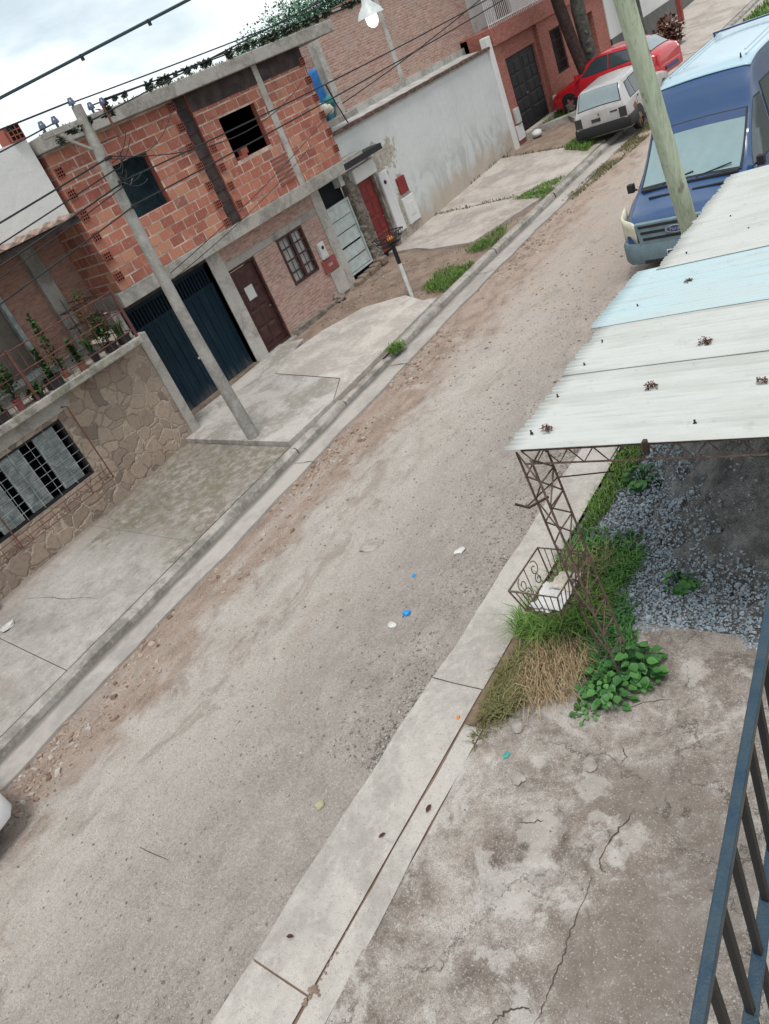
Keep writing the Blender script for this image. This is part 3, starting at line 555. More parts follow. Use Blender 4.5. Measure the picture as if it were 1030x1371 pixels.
for pts in ([(-9.0,7.1),(-9.2,7.12),(-9.55,7.08)],[(-9.1,10.2),(-9.4,10.25),(-9.75,10.2)],[(-9.3,14.2),(-9.6,14.15),(-9.9,14.2)]): crack(pts,.012,lambda x,y: slope(y)+.022+.012*cl((x-kl(y))/.5,0,1)+.004)
for pts in ([(-10.62,3.5),(-11.0,3.44),(-11.4,3.33),(-11.8,3.3),(-12.3,3.16)],): crack(pts,.006,lambda x,y: pave(x,y)+(.08 if y>8 and y<10 else .036 if y>15 else .006))
# ---- loose stones and gravel (uncountable)
def rocks(name,P,S,mat,label,cat,flat=.65):
    n=len(P); base=np.array([[-1,-1,-1],[1,-1,-1],[1,1,-1],[-1,1,-1],[-1,-1,1],[1,-1,1],[1,1,1],[-1,1,1]],float)*.6
    v=base[None]*RNG.uniform(.55,1.25,(n,8,3)); v[:,4:,:2]*=.72
    v=v*np.stack([RNG.uniform(.7,1.35,n),RNG.uniform(.7,1.35,n),RNG.uniform(.5,1,n)*flat],1)[:,None,:]
    a=RNG.uniform(0,6.28,n); c,s=np.cos(a)[:,None],np.sin(a)[:,None]
    w=np.stack([v[...,0]*c-v[...,1]*s,v[...,0]*s+v[...,1]*c,v[...,2]+v[...,0]*RNG.uniform(-.3,.3,(n,1))],2)*np.asarray(S)[:,None,None]+np.asarray(P)[:,None,:]
    q=np.array([[0,3,2,1],[4,5,6,7],[0,1,5,4],[1,2,6,5],[2,3,7,6],[3,0,4,7]]); F=(q[None]+8*np.arange(n)[:,None,None]).reshape(-1,4)
    o=npmesh(name,w.reshape(-1,3),F,mat,tone=np.repeat(RNG.random(n),6)); return stuff(o,label,cat)
def onroad(X,Y):
    g=vgl(Y)-.12; U=(X-g)/(vrl(Y)+.2-g-.0); return zroad(X,Y,np.clip(U,0,1))
def pick(n,xf,y0,y1,keep):
    Y=y0+(y1-y0)*RNG.random(n)**1.25; u=RNG.random(n); X=xf(u,Y); k=RNG.random(n)<keep(X,Y,u); return X[k],Y[k]
X,Y=pick(27000,lambda u,y:vgl(y)+.05+u*(vrl(y)-vgl(y)),-1.5,16,lambda X,Y,u:np.clip(.16+.75*np.clip((u-.42)*2,0,1)*(.6+2.6*fbm(X,Y,.6,3,50))+.1*(u<.2),0,1))
S=.007+.016*RNG.random(len(X))**3.5; rocks('road_gravel',np.stack([X,Y,onroad(X,Y)+S*.15],1),S,M['roadstone'],'loose small grey stones scattered over the dirt road','gravel')
X,Y=pick(8200,lambda u,y:vgl(y)+.0+u*1.0+.0*y,-1,20,lambda X,Y,u:np.clip((1-u)*1.3*(.5+2.2*fbm(X,Y,.9,3,77)),0,1))
S=.012+.055*RNG.random(len(X))**4.5; rocks('gutter_rubble',np.stack([X,Y,onroad(X,Y)+S*.12],1),S,M['redstone'],'reddish dirt clods and broken stones along the far gutter','rubble')
X,Y=pick(3600,lambda u,y:vrl(y)-.9*u**1.6+.0*y,2.5,9,lambda X,Y,u:np.clip(1.2-u,0,1))
S=.009+.018*RNG.random(len(X))**3; rocks('edge_gravel',np.stack([X,Y,onroad(X,Y)+S*.15],1),S,M['roadstone'],'grey gravel washed against the near gutter edge','gravel')
X,Y=pick(2200,lambda u,y:vgl(y)+.6+u*3.6,6,22,lambda X,Y,u:np.clip(.1+2.4*fbm(X,Y*.5,.8,3,91),0,1))
S=.014+.035*RNG.random(len(X))**4; rocks('road_clods',np.stack([X,Y,onroad(X,Y)+S*.1],1),S,M['redstone'],'brown clods and stones in patches along the upper dirt road','rubble')
X=RNG.uniform(-3.5,-.6,1300); Y=RNG.uniform(.2,4.3,1300); S=.004+.008*RNG.random(1300)**4
rocks('yard_grit',np.stack([X,Y,sl_(Y)+.03+.012*fbm(X,Y,1.3,4,21)],1),S,M['roadstone'],'fine grit lying on the concrete yard','grit')
X=RNG.uniform(-13.9,-10.5,700); Y=RNG.uniform(12.2,15.8,700); S=.012+.04*RNG.random(700)**4
rocks('verge_rubble',np.stack([X,Y,vpave(X,Y)-.02],1),S,M['redstone'],'small clods and stones on the bare dirt verge','rubble')

# single stones and scraps one can point to
def one(name,label,cat,x,y,r,mat,group=None,flat=.6,z=None):
    z=float(onroad(np.array([x]),np.array([y]))[0]) if z is None else z
    g=G(); g.rock((x,y,z+r*flat*.35),r,0,flat); return tag(build(g,name,mat,smooth=True,sharp=45),label,cat,group)
one('plastic_scrap','bright blue plastic scrap lying in the middle of the dirt road','plastic scrap',-5.30,4.35,.045,M['bluebit'])
one('plastic_scrap','smaller dull blue plastic scrap further up the dirt road','plastic scrap',-5.57,4.92,.026,M['bluebit'],flat=.4)
one('stone','whitish broken lump on the road near the trash basket','stone',-5.21,5.42,.07,M['chalk'],flat=.3)
one('stone','pale yellow lump on the road beside the near gutter','stone',-4.75,2.04,.05,M['yellowbit'],flat=.6)
one('stone','large flat grey stone sunk in the middle of the road','stone',-6.55,5.35,.15,M['roadpale'],flat=.18)
one('stone','pale grey flat stone beside the bright blue scrap','stone',-5.38,4.16,.05,M['chalk'],flat=.25)
one('stone','small orange pebble on the near gutter','stone',-3.95,3.25,.022,M['orange'],z=slope(3.25)+.02)
for i,(x,y,r) in enumerate(((-3.35,3.3,.05),(-3.12,2.85,.055),(-2.62,3.15,.06),(-3.0,1.35,.035))):
    one('stone',['grey stone on the yard below the dry grass','rounded stone on the yard right of the straw','flat pale stone half sunk in the yard','small stone on the yard beside the gutter lip'][i],'stone',x,y,r,M['roadpale'],flat=.5,z=slope(y)+.03)
one('plastic_scrap','teal plastic scrap on the yard edge below the straw','plastic scrap',-3.32,3.02,.035,M['tealbit'],flat=.35,z=slope(3)+.03)
g=G(); g.tube([(-6.35,1.0,.062),(-6.18,1.005,.066),(-6.0,1.02,.066),(-5.86,1.035,.063)],[.002,.003,.003,.0015],6); tag(build(g,'twig',M['bark']),'thin dark twig lying on the lower dirt road','twig')
def dryleafmesh(x,y,z,s,a):
    g=G(); c,sn=math.cos(a),math.sin(a); P=lambda u,v,w:(x+(u*c-v*sn)*s,y+(u*sn+v*c)*s,z+w*s)
    g.add([P(-1,0,.1),P(-.3,-.45,.35),P(.5,-.35,.3),P(1,0,.15),P(.5,.35,.4),P(-.3,.45,.3),P(0,0,.08)],[(6,0,1),(6,1,2),(6,2,3),(6,3,4),(6,4,5),(6,5,0)]); return g
for i,(x,y,s,a) in enumerate(((-4.22,1.02,.035,.4),(-3.98,2.0,.035,1.0),(-3.72,2.35,.042,1.6))):
    tag(build(dryleafmesh(x,y,slope(y)+.03,s,a),'dry_leaf',M['dryleaf']),['curled brown leaf on the lower gutter near its road edge','dry brown leaf in the middle of the near gutter','crumpled yellowish leaf on the gutter lip'][i],'leaf')
g=G(); g.rock((-11.95,2.6,pave(-11.95,2.6)+.03),.11,0,.35); tag(build(g,'stone',M['chalk']),'pale flat stone on the near pavement by its joint','stone')

# ------------------------------------------------------------------ grass (uncountable)
def blades(name,P,L,mat,label,cat,lean=.5,w=.006,seg=2,kindstuff=True,parent=None,down=0):
    n=len(P); P=np.asarray(P); a=RNG.uniform(0,6.28,n); ln=L*RNG.uniform(.5,1.2,n); le=lean*RNG.uniform(.2,1.3,n)
    d=np.stack([np.cos(a),np.sin(a),np.zeros(n)],1); s=np.stack([-np.sin(a),np.cos(a),np.zeros(n)],1)*w*RNG.uniform(.6,1.4,(n,1))
    up=np.array([0,0,1.]); m=P+d*(ln*le*.35)[:,None]+up*(ln*.62)[:,None]; t=P+d*(ln*le)[:,None]+up*(ln*(1-.35*le-down))[:,None]
    V=np.stack([P-s,P+s,m+s*.7,m-s*.7,t],1).reshape(-1,3); b=5*np.arange(n)[:,None]
    F=np.concatenate([np.stack([b+0,b+1,b+2],2).reshape(-1,3),np.stack([b+0,b+2,b+3],2).reshape(-1,3),np.stack([b+3,b+2,b+4],2).reshape(-1,3)])
    tone=np.tile(np.clip(RNG.random(n)*.8+.2*RNG.random(),0,1),3)
    o=npmesh(name,V,F,mat,tone=tone,parent=parent)
    return stuff(o,label,cat) if kindstuff else o
def inpoly(poly,n):
    poly=np.array(poly); lo,hi=poly.min(0),poly.max(0); out=np.zeros((0,2))
    while len(out)<n:
        p=lo+(hi-lo)*RNG.random((n*3,2)); c=np.zeros(len(p),bool); j=len(poly)-1
        for i in range(len(poly)):
            xi,yi=poly[i]; xj,yj=poly[j]; k=((yi>p[:,1])!=(yj>p[:,1]))&(p[:,0]<(xj-xi)*(p[:,1]-yi)/(yj-yi+1e-12)+xi); c^=k; j=i
        out=np.concatenate([out,p[c]])
    return out[:n]
def lawn(name,poly,n,L,mat,label,dz=0,zf=None,lean=.6,w=.006,patch=1.2,thr=-.25,cat='grass'):
    p=inpoly(poly,n); k=fbm(p[:,0],p[:,1],patch,3,int(n)%50)+RNG.normal(0,.12,len(p))>thr; p=p[k]
    z=(zf(p[:,0],p[:,1]) if zf else sl_(p[:,1]))+dz
    return blades(name,np.c_[p,z],L,mat,label,cat,lean,w)
lawn('grass',[(-3.88,5.9),(-3.72,5.9),(-3.66,6.6),(-3.62,7.4),(-3.7,8.8),(-4.02,8.8),(-3.96,7.4)],2100,.15,M['grass'],'narrow strip of green grass between the near gutter and the blue gravel',w=.006,thr=-.5)
lawn('grass',[(-3.9,5.9),(-3.3,5.95),(-3.05,5.5),(-3.1,5.1),(-3.5,5.1),(-3.88,5.4)],4200,.11,M['weed'],'low bright green ground cover behind the lattice post',w=.008,lean=1.3,thr=-.35)
lawn('grass',[(-3.85,5.95),(-3.4,5.95),(-3.05,5.45),(-3.1,4.9),(-3.5,4.85),(-3.8,5.3)],3600,.19,M['brightgrass'],'ragged bright green grass standing behind the trash basket',w=.0055,lean=1.0,thr=-.3)
lawn('grass',[(-3.87,4.3),(-3.45,4.2),(-3.15,4.5),(-3.2,4.9),(-3.5,5.25),(-3.88,5.0)],2600,.30,M['grass'],'tall green grass below the trash basket',w=.0055,lean=1.1,thr=-.5)
lawn('grass',[(-3.2,4.0),(-2.8,3.9),(-2.7,4.4),(-2.95,5.0),(-3.2,4.8)],1500,.13,M['weed'],'low green weeds round the foot of the lattice post',w=.009,lean=1.2,thr=-.3)
lawn('grass',[(-3.75,5.0),(-3.5,4.9),(-3.2,5.2),(-3.35,5.5),(-3.7,5.45)],260,.28,M['straw'],'dry brown stalks beside the trash basket',w=.004,lean=.9,thr=-.5,cat='dry stalks')
lawn('grass',[(-3.70,3.25),(-3.48,3.38),(-3.36,3.75),(-3.42,4.3),(-3.68,4.35),(-3.78,3.8)],4000,.15,M['drygrass'],'olive dry grass at the corner of the gutter and yard',lean=1.1,w=.006,thr=-.6)
lawn('grass',[(-3.74,3.1),(-3.64,3.0),(-3.48,3.3),(-3.78,3.3)],160,.09,M['drygrass'],'short dry grass creeping along the gutter lip',lean=1.2,w=.005)
p=inpoly([(-3.62,4.2),(-3.5,3.75),(-3.3,3.5),(-2.98,3.7),(-3.0,4.05),(-3.25,4.35)],1150)
blades('straw_heap',np.c_[p,sl_(p[:,1])+.03+.07*RNG.random(len(p))],.16,M['straw'],'flattened heap of tan straw beside the green weeds','straw',1.9,.0032,down=.68)
pv=lambda x,y:vpave(x,y)
lawn('grass',[(kx(13.2),13.2),(kx(16.9),16.9),(-10.4,16.8),(-11.0,14.9),(-10.9,13.4)],7000,.11,M['grass'],'green grass on the verge beside the white topped litter post',zf=pv,w=.006,thr=-.12)
lawn('grass',[(kx(18.1),18.2),(kx(19.7),19.7),(-10.6,19.5),(-11.1,18.6)],2400,.10,M['grass'],'grass patch growing in the far pavement joint',zf=pv,w=.007,thr=-.3)
lawn('grass',[(-10.2,21.6),(-10.3,23.1),(-11.1,23.0),(-11.2,22.3)],2400,.22,M['grass'],'tall grass tuft behind the silver wagon',zf=pv,w=.008,thr=-.5)
lawn('grass',[(-9.45,18.0),(-9.3,21.5),(-9.1,26.5),(-8.45,25.5),(-8.7,21),(-9.1,18.0)],8000,.07,M['drygrass'],'patchy olive grass along the street side of the silver wagon',zf=lambda x,y:sl_(y)+.01,w=.007,thr=-.1)
lawn('grass',[(-11.2,24.5),(-12.4,26.3),(-13.9,25.7),(-13.9,27.5),(-12,27.5),(-11,25.5)],1200,.2,M['grass'],'grass in front of the dark double door',zf=pv,w=.016,thr=-.1)
lawn('grass',[(kx(13.0),13.0),(-10.6,13.2),(-11.4,15.2),(kx(17.5),17.5)],1200,.08,M['drygrass'],'short dry grass thinning out over the bare verge',zf=pv,w=.01,thr=-.1)
lawn('grass',[(-9.3,30),(-8.3,30),(-8.2,46),(-9.4,46)],3400,.2,M['grass'],'green grass verge beyond the blue van',zf=lambda x,y:sl_(y)+.02,w=.025,thr=-.35)
lawn('grass',[(-13.95,18.72),(-11.2,18.72),(-11.2,18.95),(-13.95,18.98)],260,.1,M['drygrass'],'thin weeds in the joint between two far pavement slabs',zf=pv,w=.012)
lawn('grass',[(-13.9,23.1),(-11,22.45),(-11,22.65),(-13.9,23.35)],300,.1,M['drygrass'],'thin weeds in the pavement joint nearest the silver wagon',zf=pv,w=.012)
lawn('grass',[(-13.95,21),(-13.7,21),(-13.75,24),(-13.95,24)],200,.16,M['drygrass'],'weeds along the foot of the white wall',zf=pv,w=.012)
p=np.array([[-9.72,10.68],[-9.8,10.7],[-9.76,10.8]])[RNG.integers(0,3,220)]+RNG.normal(0,.07,(220,2)); blades('grass_tuft',np.c_[p,sl_(p[:,1])+.1],.16,M['grass'],'small lone grass tuft on the kerb gap','grass',.9,.011)

# ------------------------------------------------------------------ gravel and sand heap under the canopy
def heap(X,Y):
    d=np.hypot((X+1.0)/1.0,(Y-7.35)/1.05)+.3*fbm(X,Y,1.1,3,44); h=1.65*np.clip(1-d/2.55,0,1)**.9; s=.07*np.clip(1-np.abs(X+2.7)/1.1,0,1)*np.clip((Y-4.5)*2,0,1)*np.clip((9.5-Y),0,1)
    return sl_(Y)+.0+np.maximum(h,s)+.05*fbm(X,Y,1.7,4,31)*np.clip(3*h,0.2,1)
hp=sheet('sand_heap',(lambda U,Y:-3.15+U*3.9,np.linspace(0,1,130)),np.arange(4.5,10.2,.035),lambda X,Y,U:heap(X,Y)+.11*fbm(X,Y,4.5,5,8)*(heap(X,Y)-sl_(Y)>.12)-.012,M['sand']); tag(hp,'heap of dark grey cement sand under the canopy','sand heap')
n=46000; X=RNG.uniform(-3.75,.6,n); Y=4.28+5*RNG.random(n)**1.3; h=heap(X,Y)-sl_(Y)
k=RNG.random(n)<np.clip(1.3-h*3.0+.9*fbm(X,Y,1.1,3,12),.05,1)*np.clip((X+3.84+.4*fbm(X,Y*1.0,1.2,2,5))*6,0,1)*np.clip((Y-4.34-.3*fbm(X,Y,1.6,2,19))*7,0.0,1)
k&=~((X<-3.05)&(Y<5.9)&(RNG.random(n)<.55)); X,Y=X[k],Y[k]
S=.009+.012*RNG.random(len(X)); S*=np.where(RNG.random(len(X))<.025,2.2,1); rocks('blue_gravel',np.stack([X,Y,heap(X,Y)+.012*RNG.random(len(X))],1),S,M['gravel'],'blue grey crushed gravel spread around the sand heap','gravel')

n=5200; X=RNG.uniform(-3.2,.6,n); Y=RNG.uniform(4.9,10,n); h=heap(X,Y)-sl_(Y); k=(h>.10)&(RNG.random(n)<.75); X,Y=X[k],Y[k]; S=.008+.035*RNG.random(len(X))**4
rocks('sand_clods',np.stack([X,Y,heap(X,Y)+.03*fbm(X,Y,6,4,8)],1),S,stonemat('sand clods',[(.09,.086,.082),(.19,.18,.17),(.26,.25,.24),(.15,.15,.155)]),'grey clods and grit on the slope of the sand heap','clods')
g=G()
for i in range(14): g.rock((-3.80+RNG.normal(0,.03)-.0*i,.79+RNG.normal(0,.035),slope(1)+.026),RNG.uniform(.008,.022),0,.16)
for i in range(10): g.rock((-3.79+RNG.normal(0,.01),0.84+.05*i,slope(1)+.026),RNG.uniform(.006,.014),0,.2)
stuff(build(g,'joint_dirt',M['cracksoil'] if False else M['dirt']),'brown dirt washed into the crossing of two near gutter joints','dirt')

# ------------------------------------------------------------------ hollow-block masonry as real blocks
def in_holes(y0,y1,z0,z1,holes):
    return any(y0<h[1]-.005 and y1>h[0]+.005 and z0<h[3]-.005 and z1>h[2]+.005 for h in holes)
def block_course(y0,y1,z0,z1,holes,X,L=.342,Hc=.193,j=.026,proud=.007,axis='x'):
    V=[];F=[];T=[]; r=0; z=z0
    while z<z1-.03:
        zt=min(z+Hc-j,z1); off=(r%2)*.5*L; y=y0-off
        while y<y1:
            a=max(y,y0)+RNG.uniform(-.004,.004); b=min(y+L-j,y1)+RNG.uniform(-.004,.004)
            segs=[(a,b)]
            for h in holes:
                if z<h[3]-.03 and zt>h[2]+.03:
                    ns=[]
                    for (p,q) in segs:
                        if q<=h[0] or p>=h[1]: ns.append((p,q))
                        else:
                            if h[0]-p>.03: ns.append((p,h[0]))
                            if q-h[1]>.03: ns.append((h[1],q))
                    segs=ns
            for p,q in segs:
                if q-p<.035: continue
                zz0=z+RNG.uniform(-.004,.004); zz1=zt+RNG.uniform(-.004,.004); pr=proud+RNG.uniform(-.004,.006); c=.002; o=len(V)
                if axis=='x': P=lambda yy,zz,d:(X+d,yy,zz)
                else: P=lambda yy,zz,d:(yy,X-d,zz)
                V+= [P(p,zz0,0),P(q,zz0,0),P(q,zz1,0),P(p,zz1,0),P(p+c,zz0+c,pr),P(q-c,zz0+c,pr),P(q-c,zz1-c,pr),P(p+c,zz1-c,pr)]
                F+= [(o+4,o+5,o+6,o+7),(o,o+1,o+5,o+4),(o+1,o+2,o+6,o+5),(o+2,o+3,o+7,o+6),(o+3,o,o+4,o+7)]; T+=[RNG.random()]*5
            y+=L
        z+=Hc; r+=1
    return V,F,T
def block_end(parent,X,y,z,w=.165,h=.17):
    """cut end of a hollow block: three by three square cells"""
    g=G(); n=3; fr=.016; cw=(w-fr*(n+1))/n; ch=(h-fr*(n+1))/n
    hs=[(y+fr+i*(cw+fr),y+fr+i*(cw+fr)+cw,z+fr+k*(ch+fr),z+fr+k*(ch+fr)+ch) for i in range(n) for k in range(n)]
    g.wallx(X+.034,y,y+w,z,z+h,hs,.032,0,1,back=False); g.add([(X+.003,y,z),(X+.003,y+w,z),(X+.003,y+w,z+h),(X+.003,y,z+h)],[(0,1,2,3)],1)
    return build(g,'hollow_block',[M['blockend'],M['blockdk']],parent)
n_=N('cut block end'); M['blockend']=n_.done(n_.mix(n_.noise(n_.pos(),20,4),(.30,.09,.06),(.2,.06,.045)),.9)
def window_grille(g,X,y0,y1,z0,z1,ny,nz,r=.007,m=0):
    for i in range(1,ny): y=y0+(y1-y0)*i/ny; g.tube([(X,y,z0),(X,y,z1)],r,5,m)
    for i in range(1,nz): z=z0+(z1-z0)*i/nz; g.tube([(X,y0,z),(X,y1,z)],r,5,m)
def frame(g,X,y0,y1,z0,z1,w=.05,d=.05,m=0):
    g.box(X,X+d,y0,y0+w,z0,z1,m); g.box(X,X+d,y1-w,y1,z0,z1,m); g.box(X+.001,X+d-.001,y0+w,y1-w,z0,z0+w,m); g.box(X+.001,X+d-.001,y0+w,y1-w,z1-w,z1,m)
def panel_door(X,y0,y1,z0,z1,rows,cols,mat,parent,name='door',fr=True):
    g=G(); g.box(X-.04,X,y0,y1,z0,z1); H=(z1-z0); W=y1-y0
    for i in range(cols):
        for k in range(rows):
            a=y0+W*(.1+.8*i/cols)+.02; b=y0+W*(.1+.8*(i+1)/cols)-.02; c=z0+H*(.06+.88*k/rows)+.02; d=z0+H*(.06+.88*(k+1)/rows)-.02
            g.add([(X+.002,a,c),(X+.002,b,c),(X+.002,b,d),(X+.002,a,d),(X+.022,a+.03,c+.03),(X+.022,b-.03,c+.03),(X+.022,b-.03,d-.03),(X+.022,a+.03,d-.03)],[(4,5,6,7),(0,1,5,4),(1,2,6,5),(2,3,7,6),(3,0,4,7)])
    o=build(g,name,mat,parent,bevel=.006)
    if fr:
        h=G(); h.tube([(X+.03,y0+W*.88,z0+H*.45),(X+.06,y0+W*.88,z0+H*.45),(X+.06,y0+W*.80,z0+H*.45)],.011,6); build(h,'handle',M['chrome'],o)
    return o

# ------------------------------------------------------------------ unfinished brick house
BX=-13.75; UX=-13.35                       # ground-floor face, upper-floor face
BH=thing('brick_house',(BX,12,slope(12)+.2),'unfinished two storey brick house with navy garage door and empty upper window openings','house')
up_holes=[(9.18,10.20,4.30,5.27),(12.26,13.40,4.37,5.24)]
g=G(); zt,zb=5.87,3.34
g.wallx(UX-.012,8.2,15.42,zb,zt,up_holes+[(11.33,11.69,zb,zt),(13.73,13.93,zb,zt)],.13,0,1)
g.box(UX-1.4,UX-.145,8.2,8.37,zb,zt,0); build(g,'mortar_wall',[M['mortar'],M['blockend']],BH)
Vb,Fb,Tb=block_course(8.2,15.42,zb+.01,zt,up_holes+[(11.33,11.69,zb,zt),(13.73,13.93,zb,zt),(13.12,13.72,3.5,4.12)],UX-.012)
Vb=np.array(Vb); Fb=np.array(Fb); Tb=np.array(Tb); cy_=Vb[Fb].mean(1)[:,1]
for ya,yb in ((8,11.5),(11.5,13.83),(13.83,16)):
    k_=(cy_>=ya)&(cy_<yb); u_,inv=np.unique(Fb[k_],return_inverse=True); npmesh('block_wall',Vb[u_],inv.reshape(-1,4),M['block'],BH,tone=Tb[k_])
Vb,Fb,Tb=block_course(UX-1.38,UX-.02,zb+.01,zt,[],8.2,axis='y'); npmesh('block_wall',Vb,np.array(Fb),M['block'],BH,tone=Tb)
# rough recessed column and plain pilaster
g=G(); 
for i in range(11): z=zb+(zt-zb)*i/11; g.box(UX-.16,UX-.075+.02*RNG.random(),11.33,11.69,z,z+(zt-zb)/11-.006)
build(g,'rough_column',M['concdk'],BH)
g=G(); g.box(UX-.02,UX+.014,11.765,13.73,5.60,5.872); g.box(UX-.02,UX+.013,13.93,15.41,5.62,5.872); build(g,'shade_band',M['concdk'],BH) if False else None
for a_,b_ in ((11.70,13.73),(13.93,15.41)): g=G(); g.box(UX-.02,UX+.014,a_,b_,5.53,5.872); build(g,'shade_band',M['concdk'],BH)  # dark strips on the wall: shade under the roof slab put in as colour
g=G(); g.box(UX-.19,UX-.004,13.735,13.925,zb,zt); build(g,'pilaster',M['conclt'],BH)
g=G()
for i in range(7): g.box(UX-.012,UX+.022-.01*(i%2),13.14+.02*RNG.random(),13.70,3.52+i*.087,3.57+i*.087,0)
build(g,'chipped_blocks',M['blockend'],BH)
for i in range(6): block_end(BH,UX,8.205,3.5+i*.386)
for i in range(7): block_end(BH,UX,11.16,3.36+i*.386 if i else 3.36)
for i in range(4): block_end(BH,UX,11.70,3.55+i*.386,.15)
for i in range(6): block_end(BH,UX,15.25,3.55+i*.386)
# rooms behind the openings
def room(parent,x0,x1,y0,y1,z0,z1,mat,name='room'):
    g=G(); v=[(x0,y0,z0),(x1,y0,z0),(x1,y1,z0),(x0,y1,z0),(x0,y0,z1),(x1,y0,z1),(x1,y1,z1),(x0,y1,z1)]
    g.add(v,[(0,1,2,3),(7,6,5,4),(4,5,1,0),(6,7,3,2),(7,4,0,3)]); return build(g,name,mat,parent)
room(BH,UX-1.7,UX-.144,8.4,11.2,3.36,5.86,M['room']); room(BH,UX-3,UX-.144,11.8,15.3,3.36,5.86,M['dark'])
g=G(); g.box(UX-.17,UX+.01,12.36,12.6,4.372,4.43); g.box(UX-.15,UX-.03,12.5,12.7,4.43,4.56); build(g,'loose_brick',M['blockend'],BH)
g=G(); g.tube([(UX-.3,9.55,5.25),(UX-.32,9.58,5.0),(UX-.25,9.68,4.85),(UX-.24,9.8,4.95)],.006,5); build(g,'hanging_wire',M['white'],BH)
# slabs
g=G(); g.box(UX-5,UX+.26,8.12,16.55,5.875,6.12); o=build(g,'roof_slab',M['conc'],BH,bevel=.015)
g=G(); g.box(UX-5,UX+.035,8.06,16.2,3.06,3.335); build(g,'floor_slab',M['conc'],BH,bevel=.012)
g=G(); g.box(UX-.4,UX+.05,15.35,16.98,3.10,3.24); build(g,'slab_edge',M['ironblk'],BH)
g=G(); g.box(UX-5,UX-.9,15.42,17.6,3.34,3.42); build(g,'terrace_floor',M['conc'],BH)
# ground floor
gh=[(8.12,10.60,-.5,2.93),(11.0,11.87,-.5,2.52),(12.66,13.6,1.42,2.53),(14.6,15.68,-.5,2.95)]
g=G(); g.wallx(BX,11.0,14.28,.2,3.06,gh[:3],.22); build(g,'brick_wall',M['brickg'],BH)
for a_,b_ in ((7.93,8.14),(10.60,11.0),(14.28,14.62)): g=G(); g.box(BX-.2,BX+.024,a_,b_,.2,3.06); build(g,'concrete_pier',M['conclt'],BH,bevel=.01)
g=G(); g.box(BX-.1,BX+.015,11.003,14.27,2.53,2.69); build(g,'lintel',M['conc'],BH,bevel=.008)
g=G(); g.box(BX-.12,BX-.02,8.1,10.62,2.93,3.06); build(g,'garage_lintel',M['concdk'],BH)
g=G(); 
for i,(a,b) in enumerate(((11.95,13.1),(13.12,13.8))): g.box(BX-.1,BX+.16-.04*i,a,b,.36+.02*i,.62-.04*i)
g.rock((BX+.12,13.72,.6),.16); build(g,'plinth',M['rubble'],BH,bevel=.02)
# garage door: two leaves of ribbed sheet with a row of vent slots on top
gd=G(); z0,z1=pave(-13.7,9.3)+.10,2.93
for y0,y1 in ((8.15,9.35),(9.365,10.58)):
    n=12
    for i in range(n):
        a=y0+(y1-y0)*i/n; b=y0+(y1-y0)*(i+1)/n; gd.box(BX-.17,BX-.13+.012*(i%2),a,b-.004,z0,2.42)
    gd.box(BX-.17,BX-.11,y0,y1,2.42,2.50); gd.box(BX-.17,BX-.11,y0,y1,2.84,z1)
    for i in range(15): a=y0+(y1-y0)*i/14.; gd.box(BX-.16,BX-.115,a,min(a+.03,y1),2.5,2.84)
gdo=build(gd,'garage_door',M['navy'],BH)
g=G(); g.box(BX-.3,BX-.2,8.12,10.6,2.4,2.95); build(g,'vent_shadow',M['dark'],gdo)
g=G(); g.cyl((BX-.13,9.32,1.35),.03,.03,.04,10,0,(1,0,0)); build(g,'lock',M['chrome'],gdo)
g=G(); g.box(BX-.2,BX+.05,8.12,10.62,pave(-13.7,9)-.1,z0-.005); build(g,'threshold',M['dirt'],BH)
d=panel_door(BX-.1,11.05,11.82,.54,2.44,4,2,M['brown'],BH)
g=G(); frame(g,BX-.12,11.0,11.87,.5,2.52,.05,.09); build(g,'door_frame',M['brown'],BH)
g=G(); g.box(BX-.095,BX-.074,11.26,11.52,1.72,2.02); build(g,'paper_notice',M['paper'],d)
g=G(); g.box(BX-.2,BX+.12,10.95,11.95,.30,.5); build(g,'doorstep',M['conc'],BH,bevel=.015)
# barred window
g=G(); frame(g,BX-.06,12.66,13.6,1.42,2.53,.055,.085); g.box(BX-.05,BX+.03,13.09,13.17,1.45,2.5)
for k in range(1,4): z=1.42+1.11*k/4; g.box(BX-.03,BX+.02,12.66,13.6,z-.016,z+.016)
w=build(g,'window',M['brown'],BH,bevel=.004)
g=G(); 
for i in range(6):
    a=12.70+i*.148; g.add([(BX-.12,a,1.45),(BX-.10,a+.07,1.45),(BX-.12,a+.125,1.45),(BX-.12,a,2.5),(BX-.10,a+.06,2.5),(BX-.12,a+.13,2.5)],[(0,1,4,3),(1,2,5,4)])
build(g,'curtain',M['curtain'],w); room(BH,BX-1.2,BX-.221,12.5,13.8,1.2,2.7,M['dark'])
# meters beside the window
g=G(); g.box(BX+.0,BX+.08,13.80,14.02,1.55,1.95); g.box(BX+.075,BX+.092,13.83,13.99,1.59,1.91); mb=build(g,'meter_box',M['white'],BH,bevel=.006)
g=G(); g.cyl((BX+.092,13.91,1.82),.045,.045,.012,12,0,(1,0,0)); build(g,'dial',M['blackplastic'],mb)
g=G(); g.box(BX+.0,BX+.04,13.74,14.26,1.2,1.52); gm=build(g,'gas_cover',M['gasred'],BH,bevel=.008)
text('gas_lettering','GAS',.085,M['white'],gm,Matrix.Translation(Vector((BX+.043,14.0,1.36))-ORG['brick_house'])@Matrix(((0,0,1,0),(1,0,0,0),(0,1,0,0),(0,0,0,1))))
g=G(); g.box(BX+.0,BX+.04,13.88,14.34,.58,1.17); build(g,'meter_plate',M['pale'],BH,bevel=.008)
